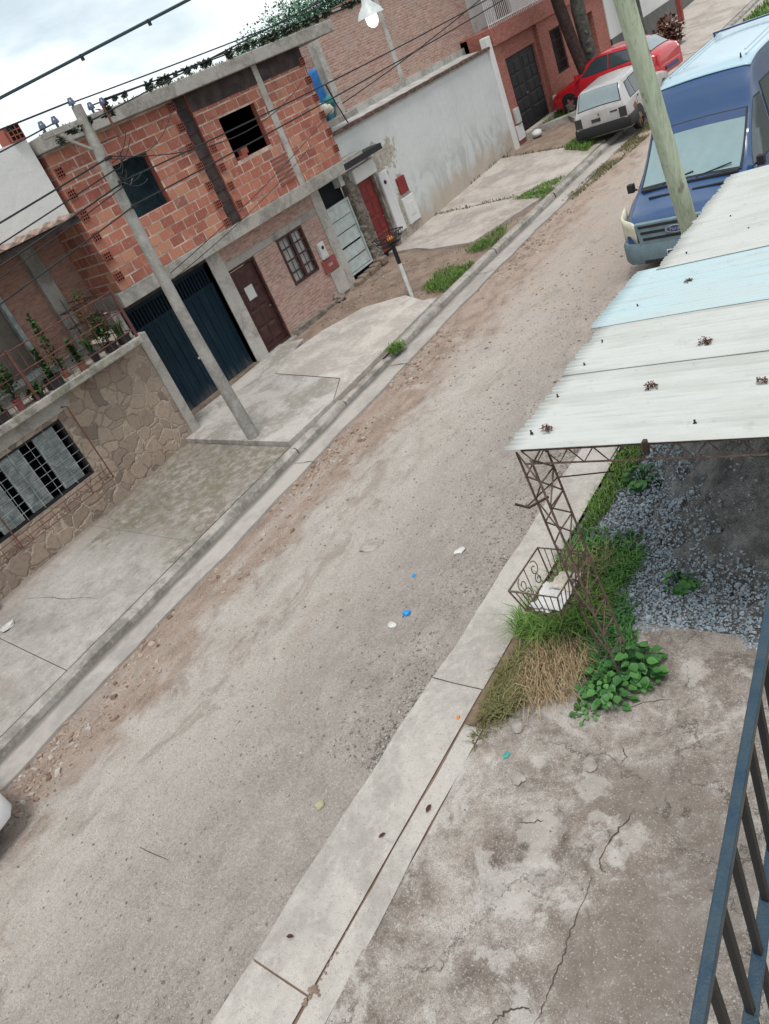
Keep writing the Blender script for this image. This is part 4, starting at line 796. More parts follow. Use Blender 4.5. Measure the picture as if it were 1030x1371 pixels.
# pale sheet door with dark opening above
g=G()
for i,(a,b) in enumerate(((.82,1.10),(1.125,1.42),(1.47,1.78),(1.80,2.10),(2.115,2.42))): g.add([(BX-.08+.01*(i%2),14.7,a),(BX-.08,15.56,a+.02*(i%2)),(BX-.085,15.56,b),(BX-.075,14.7,b-.015)],[(0,1,2,3)]); g.box(BX-.11,BX-.086,14.7,15.56,a,b)
pd=build(g,'sheet_door',M['palegreen'],BH)
g=G(); frame(g,BX-.13,14.64,15.62,.75,2.47,.05,.08); build(g,'door_frame',M['palegreen'],pd)
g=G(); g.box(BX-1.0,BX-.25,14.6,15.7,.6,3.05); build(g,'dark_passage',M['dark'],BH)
g=G(); g.box(BX-.2,BX+.02,15.68,15.86,.5,3.05); 
for i in range(40): g.rock((BX-.035,15.77+RNG.uniform(-.09,.09),.6+i*.06),.085,0,.9)
build(g,'rubble_pier',M['rubble'],BH)
g=G()
for i in range(5): a=14.5+i*.28; g.box(BX-.05,BX+.2+.05*RNG.random(),a,a+.25,.45+.03*i,.62+.03*i+.03*RNG.random())
build(g,'rough_step',M['dirt'],BH,bevel=.03)
# roof growth along the slab edge
p=np.stack([np.full(420,UX+.2)+RNG.normal(-.05,.07,420),RNG.uniform(8.2,16.5,420)],1); 
blades('roof_weeds',np.c_[p,np.full(420,6.11)],.07,M['airplant'],'','',1.0,.012,kindstuff=False,parent=BH)['kind']='stuff'

# things left on the terrace
def cloth(name,x0,y0,z0,w,h,mat,label,cat,nx=(1,0),drop=.08):
    n,m=14,10; V=[];dx,dy=nx
    for j in range(m+1):
        for i in range(n+1):
            u=i/n;v=j/m; s=.05*math.sin(u*17+v*3)+.03*math.sin(u*31+1); V.append((x0+dy*u*w+dx*s,y0+dx*u*w-dy*s,z0-v*h*(1-.12*math.sin(u*9))-drop*math.sin(u*math.pi)))
    F=[(j*(n+1)+i,j*(n+1)+i+1,(j+1)*(n+1)+i+1,(j+1)*(n+1)+i) for j in range(m) for i in range(n)]
    o=npmesh(name,V,np.array(F),mat,smooth=True); s=o.modifiers.new('thick','SOLIDIFY'); s.thickness=.006; return tag(o,label,cat)
cloth('tarp',-15.4,17.25,5.45,.85,1.05,M['tarp'],'crumpled blue tarp hanging on the terrace behind the brick house','tarp',(.75,.66))
cloth('towel',-15.9,18.5,5.7,.6,.9,M['teal'],'teal cloth hanging beside the blue tarp','cloth',(.75,.66))
g=G(); g.rock((-14.75,17.05,4.42),.2,0,.85); g.rock((-14.72,17.22,4.36),.16,0,.8); tag(build(g,'sack',M['sack'],smooth=True,sharp=80),'cream coloured sack on the terrace ledge','sack')
g=G(); g.rock((-15.1,17.5,4.3),.3,0,1.0); g.rock((-15.0,17.75,4.5),.25,0,.9); tag(build(g,'bundle',M['teal'],smooth=True,sharp=80),'dark teal bundle beside the cream sack','bundle')
g=G(); g.box(-15.6,-14.6,16.7,18.2,3.95,4.12); tag(build(g,'terrace_bench',M['conc'],bevel=.02),'grey concrete ledge at the open end of the terrace','ledge')

# ------------------------------------------------------------------ white-wall house beside it, red door
WH=thing('white_wall_house',(BX,20,slope(20)+.3),'low house with a stained white plaster wall and a red panel door','house')
g=G(); g.wallx(BX-.02,16.9,24.12,.3,3.86,[],.25); g.box(BX-.27,BX-.02,15.5,16.9,2.75,3.86); build(g,'plaster_wall',M['plaster'],WH)
g=G(); g.add([(BX+.02,15.45,3.86),(BX+.03,24.15,3.88),(BX-1.3,24.15,4.02),(BX-1.3,15.45,4.02),(BX+.02,15.45,3.80),(BX+.03,24.15,3.82),(BX-1.3,24.15,3.9),(BX-1.3,15.45,3.9)],[(0,1,2,3),(7,6,5,4),(0,4,5,1),(1,5,6,2),(2,6,7,3),(3,7,4,0)]); build(g,'roof_screed',M['roofmem'],WH)
g=G()
for i in range(29): y=15.46+i*.3; g.box(BX-.16,BX+.06+.015*RNG.random(),y,y+.29,3.845+.012*RNG.random(),3.925+.012*RNG.random())
build(g,'roof_edge',M['rusttile'],WH)
panel_door(BX-.1,16.07,16.78,.72,2.6,4,2,M['red'],WH)
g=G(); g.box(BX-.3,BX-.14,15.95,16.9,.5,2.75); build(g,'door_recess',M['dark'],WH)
g=G(); g.box(BX-.15,BX+.10,15.95,16.92,2.62,2.98); build(g,'door_lintel',M['plasterw'],WH,bevel=.03)
g=G(); g.box(BX-.2,BX+.02,15.87,16.05,.55,2.62); g.box(BX-.2,BX+.0,16.80,16.93,.6,2.62)
for i in range(30): g.rock((BX-.03,15.96+RNG.uniform(-.07,.07),.7+i*.062),.07,0,.9)
build(g,'door_jamb',M['rubble'],WH)
g=G(); g.box(BX-.05,BX+.05,16.95,17.33,.95,2.55); wj=build(g,'meter_pillar',M['plasterw'],WH,bevel=.015)
g=G(); g.cyl((BX+.05,17.1,2.28),.05,.05,.02,12,0,(1,0,0)); build(g,'meter_dial',M['blackplastic'],wj)
g=G(); g.box(BX-.04,BX+.03,17.62,18.0,1.75,2.18); build(g,'gas_cover',M['red'],WH,bevel=.01)
g=G(); g.box(BX-.04,BX+.035,17.55,18.1,.95,1.65); g.box(BX+.03,BX+.045,17.7,17.98,1.15,1.5); build(g,'meter_panel',M['plasterw'],WH,bevel=.012)
g=G(); g.box(BX-.2,BX+.05,24.10,24.36,.6,4.2); build(g,'end_pilaster',M['plasterw'],WH,bevel=.02)
g=G(); g.tube([(BX-.08,16.7,3.95),(BX-.07,16.52,4.45),(BX-.07,16.4,4.95)],[.016,.016,.02],7); tag(build(g,'iron_rod',M['iron']),'rusty iron rod standing at the white wall roof edge','rod')
# brick upper storey standing back
QX=-14.8
UB=thing('brick_upper_storey',(QX,21,4.0),'bare pink brick upper storey with concrete columns, standing behind the white wall','building')
g=G(); g.wallx(QX,17.9,25.4,3.9,6.32,[],.2); build(g,'brick_wall',M['brickp'],UB)
for a_,b_,c_,d_ in ((17.68,17.92,3.6,6.2),(20.75,20.95,3.9,6.33),(25.4,25.85,3.6,6.5)): g=G(); g.box(QX-.22,QX+.025,a_,b_,c_,d_); build(g,'concrete_column',M['conclt'],UB,bevel=.015)
g=G(); g.box(QX-.2,QX+.04,17.6,25.9,6.325,6.42); build(g,'ring_beam',M['conc'],UB,bevel=.012)
g=G(); g.box(QX-.0,QX+.1,17.9,25.4,3.88,4.16); build(g,'base_band',M['conclt'],UB)
g=G(); g.box(QX-6,QX-.23,18,25.8,3.9,6.3); build(g,'side_walls',M['brickp'],UB)

# ------------------------------------------------------------------ stone-fronted house with balcony
SX=-12.95
SH=thing('stone_house',(SX,4,slope(4)+.15),'stone clad house with a plant filled balcony and barred shuttered window','house')
g=G(); g.wallx(SX,-3,7.72,-.2,2.488,[(2.35,5.58,1.02,2.16)],.25); build(g,'stone_wall',M['stone'],SH)
g=G(); g.box(SX-.2,SX+.025,7.72,7.93,.0,2.60); build(g,'corner_pier',M['conc'],SH,bevel=.012)
g=G(); g.box(SX-.24,SX+.04,-3,7.72,2.06+.18,2.455) if False else g.box(SX-.24,SX+.03,-3,5.9,2.24,2.485); build(g,'band_beam',M['conc'],SH)
g=G(); g.box(-15,SX+.27,-3,7.66,2.49,2.635); build(g,'balcony_slab',M['concmoss'],SH,bevel=.02)
# window: dark frame, four louvred leaves, wire grille, outer cage
g=G(); frame(g,SX-.12,2.35,5.58,1.02,2.16,.05,.08)
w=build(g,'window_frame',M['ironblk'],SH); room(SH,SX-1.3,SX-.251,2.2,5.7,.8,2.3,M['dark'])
for a,b in ((2.5,2.83),(3.05,3.45),(3.70,4.12),(4.30,4.72),(5.0,5.42)):
    g=G(); g.box(SX-.12,SX-.07,a,b,1.08,2.11); g.box(SX-.075,SX-.055,(a+b)/2-.012,(a+b)/2+.012,1.08,2.11)
    for k in range(24): z=1.09+k*.042; g.add([(SX-.07,a+.02,z),(SX-.07,b-.02,z),(SX-.045,b-.02,z+.03),(SX-.045,a+.02,z+.03)],[(0,1,2,3)])
    build(g,'shutter_leaf',M['shut'],SH)
g=G(); window_grille(g,SX-.03,2.35,5.58,1.04,2.14,9,7,.005); build(g,'grille',M['shut'],SH)
g=G(); cx=SX+.22
for y in (3.72,5.72): g.tube([(SX,y,2.3),(cx,y,2.3),(cx,y,.82),(SX,y,.82)],.013,6)
for z in (.82,.93,1.03): g.tube([(cx,1.5,z),(cx,5.72,z)],.008,6)
for i in range(16): y=1.6+i*.26; g.tube([(cx,y,.82),(cx,y,1.03)],.006,5); g.tube([(cx,y,.82),(SX,y,.9)],.005,4)
build(g,'window_cage',M['ironred'],SH)
# upper floor, set back
VX=-14.4
g=G(); g.wallx(VX,-3,7.3,2.7,4.9,[(4.6,6.55,2.7,4.6)],.2); build(g,'upper_brick_wall',M['brickd'],SH)
g=G(); g.box(VX-.2,VX+.12,7.3,7.6,2.7,4.85); build(g,'upper_column',M['conc'],SH,bevel=.015)
g=G(); g.box(VX-.2,VX+.03,7.6,8.19,2.7,4.85); build(g,'upper_side_wall',M['brickd'],SH)
g=G()
for i in range(46): z=2.72+i*.041; g.add([(VX-.09,4.66,z),(VX-.09,6.45,z),(VX-.07,6.45,z+.037),(VX-.07,4.66,z+.037)],[(0,1,2,3)])
g.box(VX-.13,VX-.095,4.6,6.55,2.7,4.62); build(g,'roller_shutter',M['roller'],SH)
g=G(); frame(g,VX-.06,4.58,6.56,2.7,4.62,.09,.1); build(g,'shutter_frame',M['shut'],SH)
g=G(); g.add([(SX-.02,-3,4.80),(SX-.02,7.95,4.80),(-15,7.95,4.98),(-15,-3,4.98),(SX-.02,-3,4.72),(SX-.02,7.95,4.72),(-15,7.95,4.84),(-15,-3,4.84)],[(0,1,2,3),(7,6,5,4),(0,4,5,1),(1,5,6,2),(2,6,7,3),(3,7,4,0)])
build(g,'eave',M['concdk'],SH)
g=G()
for i in range(36): y=-3+i*.305; g.ext([(SX+.03,y,4.82),(SX+.03,y+.15,4.88+.012*RNG.random()),(SX+.03,y+.3,4.82)],(-.5,0,.04))
build(g,'eave_tile',M['tile'],SH)
g=G(); g.box(-14.6,-13.35,-3,8.05,4.85,6.18); build(g,'parapet',M['plasterw'],SH)
block_end(SH,-13.32,7.77,6.185,.26,.25)
g=G(); g.box(-13.7,-13.40,7.775,8.025,6.185,6.43); build(g,"hollow_brick",M["blockend"],SH)
# balcony railing
rx_=SX+.23
BR=G()
for z in (3.52,3.15,2.78): BR.tube([(rx_,-3,z),(rx_,7.6,z)],.011,6)
for z in (3.52,3.15,2.78): BR.tube([(rx_,7.6,z),(VX,7.6,z)],.010,6)
for i in range(70):
    y=-3+i*.15
    BR.tube([(rx_,y,2.64),(rx_,y,3.52)],.007,5)
for i in range(7): x=rx_-(rx_-VX)*i/7; BR.tube([(x,7.6,2.64),(x,7.6,3.52)],.006,5)
rail=build(BR,'balcony_railing',M['ironred'],SH)
for a_,t_ in ((7.58,3.62),(5.35,3.56),(2.9,3.56)): g=G(); g.box(rx_-.022,rx_+.022,a_,a_+.044,2.63,t_); build(g,'post',M['ironred'],rail)

# potted plants on the balcony
def leafcloud(P,s,tone=None,droop=0):
    """small folded leaves at points P"""
    n=len(P); a=RNG.uniform(0,6.28,n); e=RNG.uniform(-.6,1.0,n)-droop; s=np.asarray(s)*RNG.uniform(.6,1.3,n)
    d=np.stack([np.cos(a)*np.cos(e),np.sin(a)*np.cos(e),np.sin(e)],1)*s[:,None]; t=np.stack([-np.sin(a),np.cos(a),RNG.uniform(-.5,.5,n)],1)*(s*.36)[:,None]
    V=np.stack([P,P+d*.45+t,P+d,P+d*.45-t],1).reshape(-1,3); b=4*np.arange(n)[:,None]; F=(b+np.arange(4)[None]).reshape(-1,4)
    return V,F,(RNG.random(n) if tone is None else tone)
def pot(g,c,r,h,sq=False,m=0):
    x,y,z=c
    if sq: g.box(x-r,x+r,y-r*1.25,y+r*1.25,z,z+h,m); g.box(x-r-.012,x+r+.012,y-r*1.25-.012,y+r*1.25+.012,z+h-.03,z+h,m)
    else: g.tube([(x,y,z),(x,y,z+h*.85),(x,y,z+h*.85),(x,y,z+h)],[r*.72,r*.95,r*1.06,r*1.06],14,m)
PG='potted plants along the balcony edge'
def plant(y,kind,potm,label,r=.085,h=.15,sq=False,x=SX+.12,ht=.4,z=2.637,cat='potted plant'):
    ht*=1.2; t=thing('potted_plant',(x,y,z),label,cat,PG); g=G(); pot(g,(x,y,z),r,h,sq); build(g,'pot',M[potm],t,bevel=.004)
    g=G(); g.cyl((x,y,z+h-.035),r*.85,r*.85,.012,12); build(g,'soil',M['concdk'],t)
    c=np.array([x,y,z+h])
    if kind=='spike':
        P=c+np.c_[RNG.normal(0,.02,(46,2)),np.zeros(46)]; blades('leaves',P,ht,M['leaf'],'','',.75,.012,kindstuff=False,parent=t)
    elif kind=='upright':
        n=170; q=RNG.random(n); P=c+np.c_[RNG.normal(0,.045,(n,2))*(1.1-q)[:,None],q*ht]; V,F,T=leafcloud(P,.085); npmesh('leaves',V,F,M['leaf'],t,tone=T)
        g=G(); g.tube([tuple(c),tuple(c+[0,.01,ht*.9])],[.008,.003],5); build(g,'stem',M['bark'],t)
    else:
        n=260; P=RNG.normal(0,1,(n,3)); P/=np.linalg.norm(P,axis=1)[:,None]; P=c+P*RNG.random((n,1))**.5*np.array([.14,.17,ht*.5])+[0,0,ht*.5]; V,F,T=leafcloud(P,.08,droop=.3); npmesh('leaves',V,F,M['leaf'],t,tone=T)
        g=G(); g.tube([tuple(c),tuple(c+[.0,.02,ht*.5])],[.012,.006],5); build(g,'stem',M['bark'],t)
    return t
plant(7.4,'spike','blackplastic','spiky green plant in a black trough at the balcony corner',.08,.13,True,ht=.3)
plant(7.08,'bush','blackplastic','bushy brownish plant in a black trough near the balcony corner',.08,.14,True,ht=.5)
plant(6.72,'spike','ironblk','spiky plant in a round dark pot beside the bushy trough',.09,.17,ht=.3)
plant(6.42,'upright','terra','leafy plant in a small tilted terracotta pot',.075,.14,ht=.34)
plant(6.18,'upright','terra','tall narrow green plant leaning over the railing',.07,.13,x=SX-.1,ht=.85)
plant(5.82,'upright','blackplastic','slender plant in a square black pot beneath the tall narrow one',.10,.2,True,ht=.42)
plant(5.45,'bush','blackplastic','low seedling in a tiny black tray on the balcony',.06,.08,True,ht=.14)
plant(5.1,'bush','gasred','blue green shrub in a slim brown pot on the balcony',.075,.2,ht=.5)
plant(4.72,'bush','blackplastic','small leafy plant in a wide black trough on the balcony',.1,.16,True,ht=.3)
plant(4.2,'spike','sack','arching spiky plant in a white pot at the left of the balcony',.09,.14,ht=.42)
plant(3.8,'bush','blackplastic','dark bushy plant in a black trough at the far left of the balcony',.1,.14,True,ht=.4)
plant(3.2,'spike','terra','pale spiky plant in a terracotta pot at the left edge',.09,.15,ht=.4)
g=G(); 
for i in range(3): g.tube([(SX-.3,6.95+.2*i,2.64),(SX-.3,6.95+.2*i,3.75-.1*i)],.009,5)
for k in range(3): g.box(SX-.42,SX-.2,6.85,7.5,2.95+.28*k,2.97+.28*k)
tag(build(g,'plant_stand',M['iron']),'thin iron plant stand at the balcony corner','plant stand')
for i in range(4):
    c=np.array([SX-.3,6.95+.17*i,2.975+.28*(i%3)]); lb=['small green plant on the lowest shelf of the plant stand','yellowish small plant on the middle shelf of the plant stand','small green plant on the top shelf of the plant stand','brown withered plant on the plant stand end'][i]
    t=thing('small_plant',tuple(c),lb,'plant'); g=G(); pot(g,tuple(c),.045,.08); build(g,'pot',M['terra'],t)
    V,F,T=leafcloud(c+[0,0,.13]+RNG.normal(0,.055,(60,3)),.05,droop=.4); npmesh('leaves',V,F,M[('leaf','drygrass','leaf','dryleaf')[i]],t,tone=T)
t=thing('flower_pot',(SX+.2,2.72,pave(-12.7,2.7)),'white pot of red and orange flowers at the foot of the stone wall','potted plant'); g=G(); pot(g,(SX+.2,2.72,pave(-12.7,2.7)),.13,.28); build(g,'pot',M['white'],t)
V,F,T=leafcloud(np.array([SX+.2,2.72,pave(-12.7,2.7)+.33])+RNG.normal(0,.07,(90,3)),.05); npmesh('flowers',V,F,M['flower'],t,tone=T)

# ------------------------------------------------------------------ red brick house further up, white wall beyond
FH=thing('red_brick_house',(BX,28,slope(28)+.3),'red brick house with a white barred balcony and dark double door','house')
g=G(); g.wallx(BX+.0,24.37,24.95,.6,3.86,[],.3); g.wallx(BX+.0,27.55,33.2,.5,3.86,[(28.35,29.3,2.05,3.45),(30.9,32.1,.4,3.3)],.3); g.wallx(BX-.12,24.95,27.55,.5,3.86,[(25.2,27.35,.4,3.36)],.2); build(g,'brick_wall',M['brickr'],FH)
g=G(); g.box(BX-1.6,BX+.12,24.4,33.2,3.862,4.36); build(g,'balcony_beam',M['brickr'],FH,bevel=.01)
for y0,y1 in ((25.22,26.26),(26.28,27.33)): panel_door(BX-.2,y0,y1,1.12,3.34,5,2,M['ironblk'],FH)
panel_door(BX-.2,30.95,32.05,.85,3.28,5,2,M['ironblk'],FH)
g=G(); g.box(BX-.18,BX+.1,24.95,27.55,.8,1.1); build(g,'doorstep',M['slab'],FH,bevel=.02)
g=G(); frame(g,BX-.14,28.35,29.3,2.05,3.45,.06,.1); g.box(BX-.3,BX-.2,28.3,29.35,2.0,3.5); w=build(g,'window',M['ironblk'],FH)
g=G(); window_grille(g,BX-.02,28.38,29.27,2.08,3.42,9,4,.009); build(g,'grille',M['iron'],w)
g=G()
g.tube([(BX+.05,24.45,5.25),(BX+.05,33.1,5.25)],.02,6); g.tube([(BX+.05,24.45,4.45),(BX+.05,33.1,4.45)],.016,6)
for i in range(72): y=24.45+i*.12; g.tube([(BX+.05,y,4.36),(BX+.05,y,5.25)],.012,5)
build(g,'balcony_railing',M['white'],FH)
g=G(); g.wallx(BX-1.5,24.4,33.2,4.36,6.9,[(27.9,29.1,4.4,6.4)],.2); build(g,'upper_wall',plaster('mauve white plaster',(.52,.48,.48),(.4,.37,.36),4.4,5),FH)
g=G(); g.box(BX-1.75,BX-1.62,27.8,29.2,4.3,6.5); build(g,'balcony_door',M['brown'],FH)
g=G(); g.box(BX-6,BX-1.75,24.4,33.2,4.3,6.8); g.box(BX-6,BX-.8,24.4,33.2,.3,4.3); build(g,'side_walls',M['brickr'],FH)
g=G(); g.box(BX+.0,BX+.09,24.55,24.85,1.5,1.95); build(g,'meter_box',M['corr'],FH,bevel=.01)
g=G(); g.box(BX+.0,BX+.05,24.45,24.9,1.0,1.45); build(g,'meter_panel',M['plasterw'],FH,bevel=.01)
g=G(); g.rock((-13.35,25.0,pave(-13.3,25)+.08),.16,0,.7); tag(build(g,'white_bag',M['paper'],smooth=True,sharp=70),'white plastic bag on the ground below the far meter panel','bag')
FW=thing('white_house',(BX,40,1.2),'white plastered house with dark base band beyond the red car','house')
g=G(); g.wallx(BX+.02,33.25,60,.5,5.2,[],.3); build(g,'wall',M['plasterw'],FW)
g=G(); g.box(BX-.1,BX+.06,33.25,60,.6,2.05); build(g,'base_band',plain('dark base paint',(.13,.13,.125),.9,.3,3,.3),FW)

# ------------------------------------------------------------------ vehicles
class Car:
    """body lofted through stations (s,zs,zb,hwS,hwB,zr,hwR): s back from the nose; local x forward, y left, z up"""
    def __init__(c,name,loc,rot,label,cat,st,paint_,pitch=0):
        c.st=st; c.root=thing(name,loc,label,cat,rot=rot); c.root.rotation_euler=(0,pitch,rot)
        ORG[c.root.name]=Vector((0,0,0)); rings=[]
        # densify for a smooth skin
        S=[q[0] for q in st]; c.S=S
        den=[]
        for i in range(len(S)-1):
            k=max(1,int((S[i+1]-S[i])/.07))
            den+= [S[i]+(S[i+1]-S[i])*j/k for j in range(k)]
        den.append(S[-1]); g=G()
        for s in den:
            _,zs,zb,a,b,zr,r=c.at(s); half=[(a*.93,zs),(a*.99,zs+.07),(a,zs+(zb-zs)*.45),(b,zb-.03),(b*.985,zb),(r+ (b-r)*.12,zr-(zr-zb)*.12),(r,zr-.02),(r*.86,zr+.006),(r*.45,zr+.022),(0,zr+.028)]
            ring=[(-s,y,z) for y,z in half]+[(-s,-y,z) for y,z in half[-2::-1]]; rings.append(ring)
        n=len(rings[0]); vs=[p for r in rings for p in r]
        fs=[(i*n+j,(i+1)*n+j,(i+1)*n+(j+1)%n,i*n+(j+1)%n) for i in range(len(rings)-1) for j in range(n)]
        fs+=[tuple(range(n)),tuple((len(rings)-1)*n+j for j in range(n-1,-1,-1))]
        g.add(vs,fs); c.body=build(g,'body',paint_,c.root,local=True,smooth=True,sharp=38); c.mats={}
    def at(c,s):
        st=c.st
        for i in range(len(st)-1):
            if s<=st[i+1][0]+1e-9:
                h=st[i+1][0]-st[i][0]; t=(s-st[i][0])/h; out=[]
                def sl(j,k): return (st[j+1][k]-st[j][k])/(st[j+1][0]-st[j][0])
                def tan(j,k):
                    if j==0 or j==len(st)-1: return sl(min(j,len(st)-2),k)
                    a,b=sl(j-1,k),sl(j,k); return 0 if a*b<=0 else 2*a*b/(a+b)
                for k in range(7):
                    a,b=st[i][k],st[i+1][k]; out.append((2*t**3-3*t*t+1)*a+(t**3-2*t*t+t)*h*tan(i,k)+(-2*t**3+3*t*t)*b+(t**3-t*t)*h*tan(i+1,k))
                out[0]=s; return tuple(out)
        return st[-1]
    def side(c,s,z,off=.0):
        _,zs,zb,a,b,zr,r=c.at(s)
        if z<zb: t=cl((z-zs)/(zb-zs),0,1); w=a+(b-a)*cl((t-.45)/.55,0,1)
        else:
            p=[(zb,b*.985),(zr-(zr-zb)*.12,r+(b-r)*.12),(zr-.02,r)]; w=r
            for i in range(2):
                if z<=p[i+1][0]: w=p[i][1]+(p[i+1][1]-p[i][1])*(z-p[i][0])/max(1e-6,p[i+1][0]-p[i][0]); break
        return w+off
    def patch(c,name,pts,mat,sides=(1,-1),off=.008,parent=None):
        o=None
        if name=='side_window':
            mx=sum(p[0] for p in pts)/len(pts); mz=sum(p[1] for p in pts)/len(pts)
            c.patch('window_seal',[(p[0]+math.copysign(.022,p[0]-mx),p[1]+math.copysign(.022,p[1]-mz)) for p in pts],M['blackplastic'],sides,off-.005)
        for sg in sides:
            # subdivide outline edges so the pane follows the side
            P=[]
            for i in range(len(pts)):
                a=pts[i];b=pts[(i+1)%len(pts)]
                for k in range(4): P.append((a[0]+(b[0]-a[0])*k/4,a[1]+(b[1]-a[1])*k/4))
            cx=sum(p[0] for p in P)/len(P); cz=sum(p[1] for p in P)/len(P)
            g=G(); v=[(-s,sg*c.side(s,z,off),z) for s,z in P]+[(-cx,sg*c.side(cx,cz,off+.004),cz)]+[(-s,sg*(c.side(s,z,off)-.03),z) for s,z in P]; n=len(P)
            f=[(i,(i+1)%n,n) if sg<0 else ((i+1)%n,i,n) for i in range(n)]+[(i,(i+1)%n,n+1+(i+1)%n,n+1+i) for i in range(n)]
            g.add(v,f); o=build(g,name,mat,parent or c.body,local=True,smooth=True,sharp=30)
        return o
    def screen(c,name,s0,s1,w,mat,inset=(.06,.06),off=.01,parent=None,nn=9,seal=True):
        if seal: c.screen('screen_seal',s0,s1,w+.035,M['blackplastic'],(max(0,inset[0]-.04),max(0,inset[1]-.04)),off-.005,None,nn,False)
        """glass laid over the roof/hood line between stations s0 (lower) and s1 (upper)"""
        g=G(); V=[]; m=6
        for k in range(m+1):
            b=inset[0]+(1-inset[0]-inset[1])*k/m; s=s0+(s1-s0)*b; _,zs,zb,a,bb,zr,r=c.at(s)
            for i in range(nn):
                u=(-1+2*i/(nn-1))*w; au=abs(u); z=zr+.028-(.028-.006)*min(1,au/.86)**2
                V.append(Vector((-s,u*r,z)))
        d=(V[m*nn]-V[0]).normalized(); nrm=Vector((0,1,0)).cross(d); nrm=nrm if nrm.z>0 else -nrm; nrm=nrm*off
        g.add([p+nrm for p in V]+[p-nrm*2 for p in V],[(k*nn+i,k*nn+i+1,(k+1)*nn+i+1,(k+1)*nn+i) for k in range(m) for i in range(nn-1)]); n0=(m+1)*nn
        bd=[i for i in range(nn)]+[k*nn+nn-1 for k in range(1,m+1)]+[m*nn+i for i in range(nn-2,-1,-1)]+[k*nn for k in range(m-1,0,-1)]
        g.f+=[(bd[i],bd[(i+1)%len(bd)],bd[(i+1)%len(bd)]+n0,bd[i]+n0) for i in range(len(bd))]; g.m+=[0]*len(bd)
        return build(g,name,mat,parent or c.body,local=True,smooth=True,sharp=30)
    def wheels(c,ss,z,r,hw,w=.19,rim='rim',tilt=0):
        for s in ss:
            for sg in (1,-1):
                y=sg*hw; g=G(); pr=[(r*.70,-w/2),(r*.93,-w/2),(r,-w/2+.03),(r,w/2-.03),(r*.93,w/2),(r*.70,w/2)]; n=22
                V=[(-s+R_*math.cos(2*math.pi*i/n),y-sg*w*.45+d*1.0,z+R_*math.sin(2*math.pi*i/n)) for R_,d in pr for i in range(n)]
                g.add(V,[(k*n+i,k*n+(i+1)%n,(k+1)*n+(i+1)%n,(k+1)*n+i) for k in range(5) for i in range(n)]); 
                wh=build(g,'wheel',M['tyre'],c.root,local=True,smooth=True,sharp=50)
                g=G(); y2=y-sg*w*.45+sg*w*.36; g.tube([(-s,y2-sg*.08,z),(-s,y2,z)],[r*.70,r*.66],20); g.tube([(-s,y2,z),(-s,y2+sg*.03,z)],[r*.2,r*.16],12)
                for k in range(5): a=k*1.2566; g.beam((-s+r*.16*math.cos(a),y2+sg*.006,z+r*.16*math.sin(a)),(-s+r*.62*math.cos(a),y2+sg*.012,z+r*.62*math.sin(a)),.05,.03,0,(0,1,0))
                build(g,'rim',M[rim],wh,local=True,smooth=True,sharp=40)
                g=G(); n=16; V=[]; R1=r*1.2
                hy=c.side(s,z+r*.3)
                for i in range(n+1):
                    a=math.pi*(-.08+1.16*i/n); V+=[(-s+R1*math.cos(a),sg*(hy+.006),z+R1*math.sin(a)),(-s+r*.5*math.cos(a),sg*(hy+.004),z+r*.5*math.sin(a)),(-s+R1*math.cos(a),sg*(hy-.06),z+R1*math.sin(a))]
                g.add(V,[(3*i,3*i+3,3*i+4,3*i+1) for i in range(n)]+[(3*i,3*i+2,3*i+5,3*i+3) for i in range(n)]); build(g,'wheel_arch',M['blackplastic'],c.body,local=True)
    def bar(c,name,pts,rad,mat,flat=None):
        g=G(); g.tube(pts,rad,8); return build(g,name,mat,c.body,local=True,smooth=True,sharp=50)
    def wrap(c,name,s0,s1,z0,z1,mat,off=.02,end='front',hwmax=None):
        """bumper band wrapping round an end of the body between heights z0,z1"""
        g=G(); pts=[]
        ss=[s1+(s0-s1)*i/6 for i in range(7)]
        for s in ss: pts.append((-s,c.side(s,(z0+z1)/2,off)))
        e=off if end=='front' else -off; w=pts[-1][1]
        pts+= [(-s0+e*1.4,w*(1-2*i/8)*.985) for i in range(1,8)]
        pts+= [(x,-y) for x,y in pts[6::-1]]
        n=len(pts); V=[]
        zz=[(z0,.0),(z0+(z1-z0)*.12,.018),(z1-(z1-z0)*.15,.018),(z1,.0)]
        cxm=-(s0+s1)/2
        for z,o in zz:
            for x,y in pts:
                dx=(x-cxm); V.append((x+(o if end=='front' else -o),y+math.copysign(o,y) if abs(y)>.4 else y,z))
        g.add(V,[(k*n+i,k*n+i+1,(k+1)*n+i+1,(k+1)*n+i) for k in range(3) for i in range(n-1)]+[tuple(range(n)),tuple(3*n+i for i in range(n))])
        return build(g,name,mat,c.body,local=True,smooth=True,sharp=45)
    def endplate(c,name,s,poly,mat,out=.01,end='front',th=.02,parent=None):
        """flat piece on an end: polygon in (y,z)"""
        e=1 if end=='front' else -1; g=G(); g.ext([(-s+e*out,y,z) for y,z in poly],(-e*th,0,0)); return build(g,name,mat,parent or c.body,local=True,bevel=.004)
    def mirror(c,s,z,mat,sc=1):
        for sg in (1,-1):
            y=sg*(c.side(s,z)+.02); g=G(); g.tube([(-s,y,z),(-s+.03,y+sg*.09*sc,z+.03)],.02,6); g.box(-s-.03,-s+.07,min(y+sg*.07*sc,y+sg*.25*sc),max(y+sg*.07*sc,y+sg*.25*sc),z-.03*sc,z+.20*sc); build(g,'mirror',mat,c.body,local=True,bevel=.025,seg=3)
HP=R(-1.43)   # vehicles follow the slope of the street
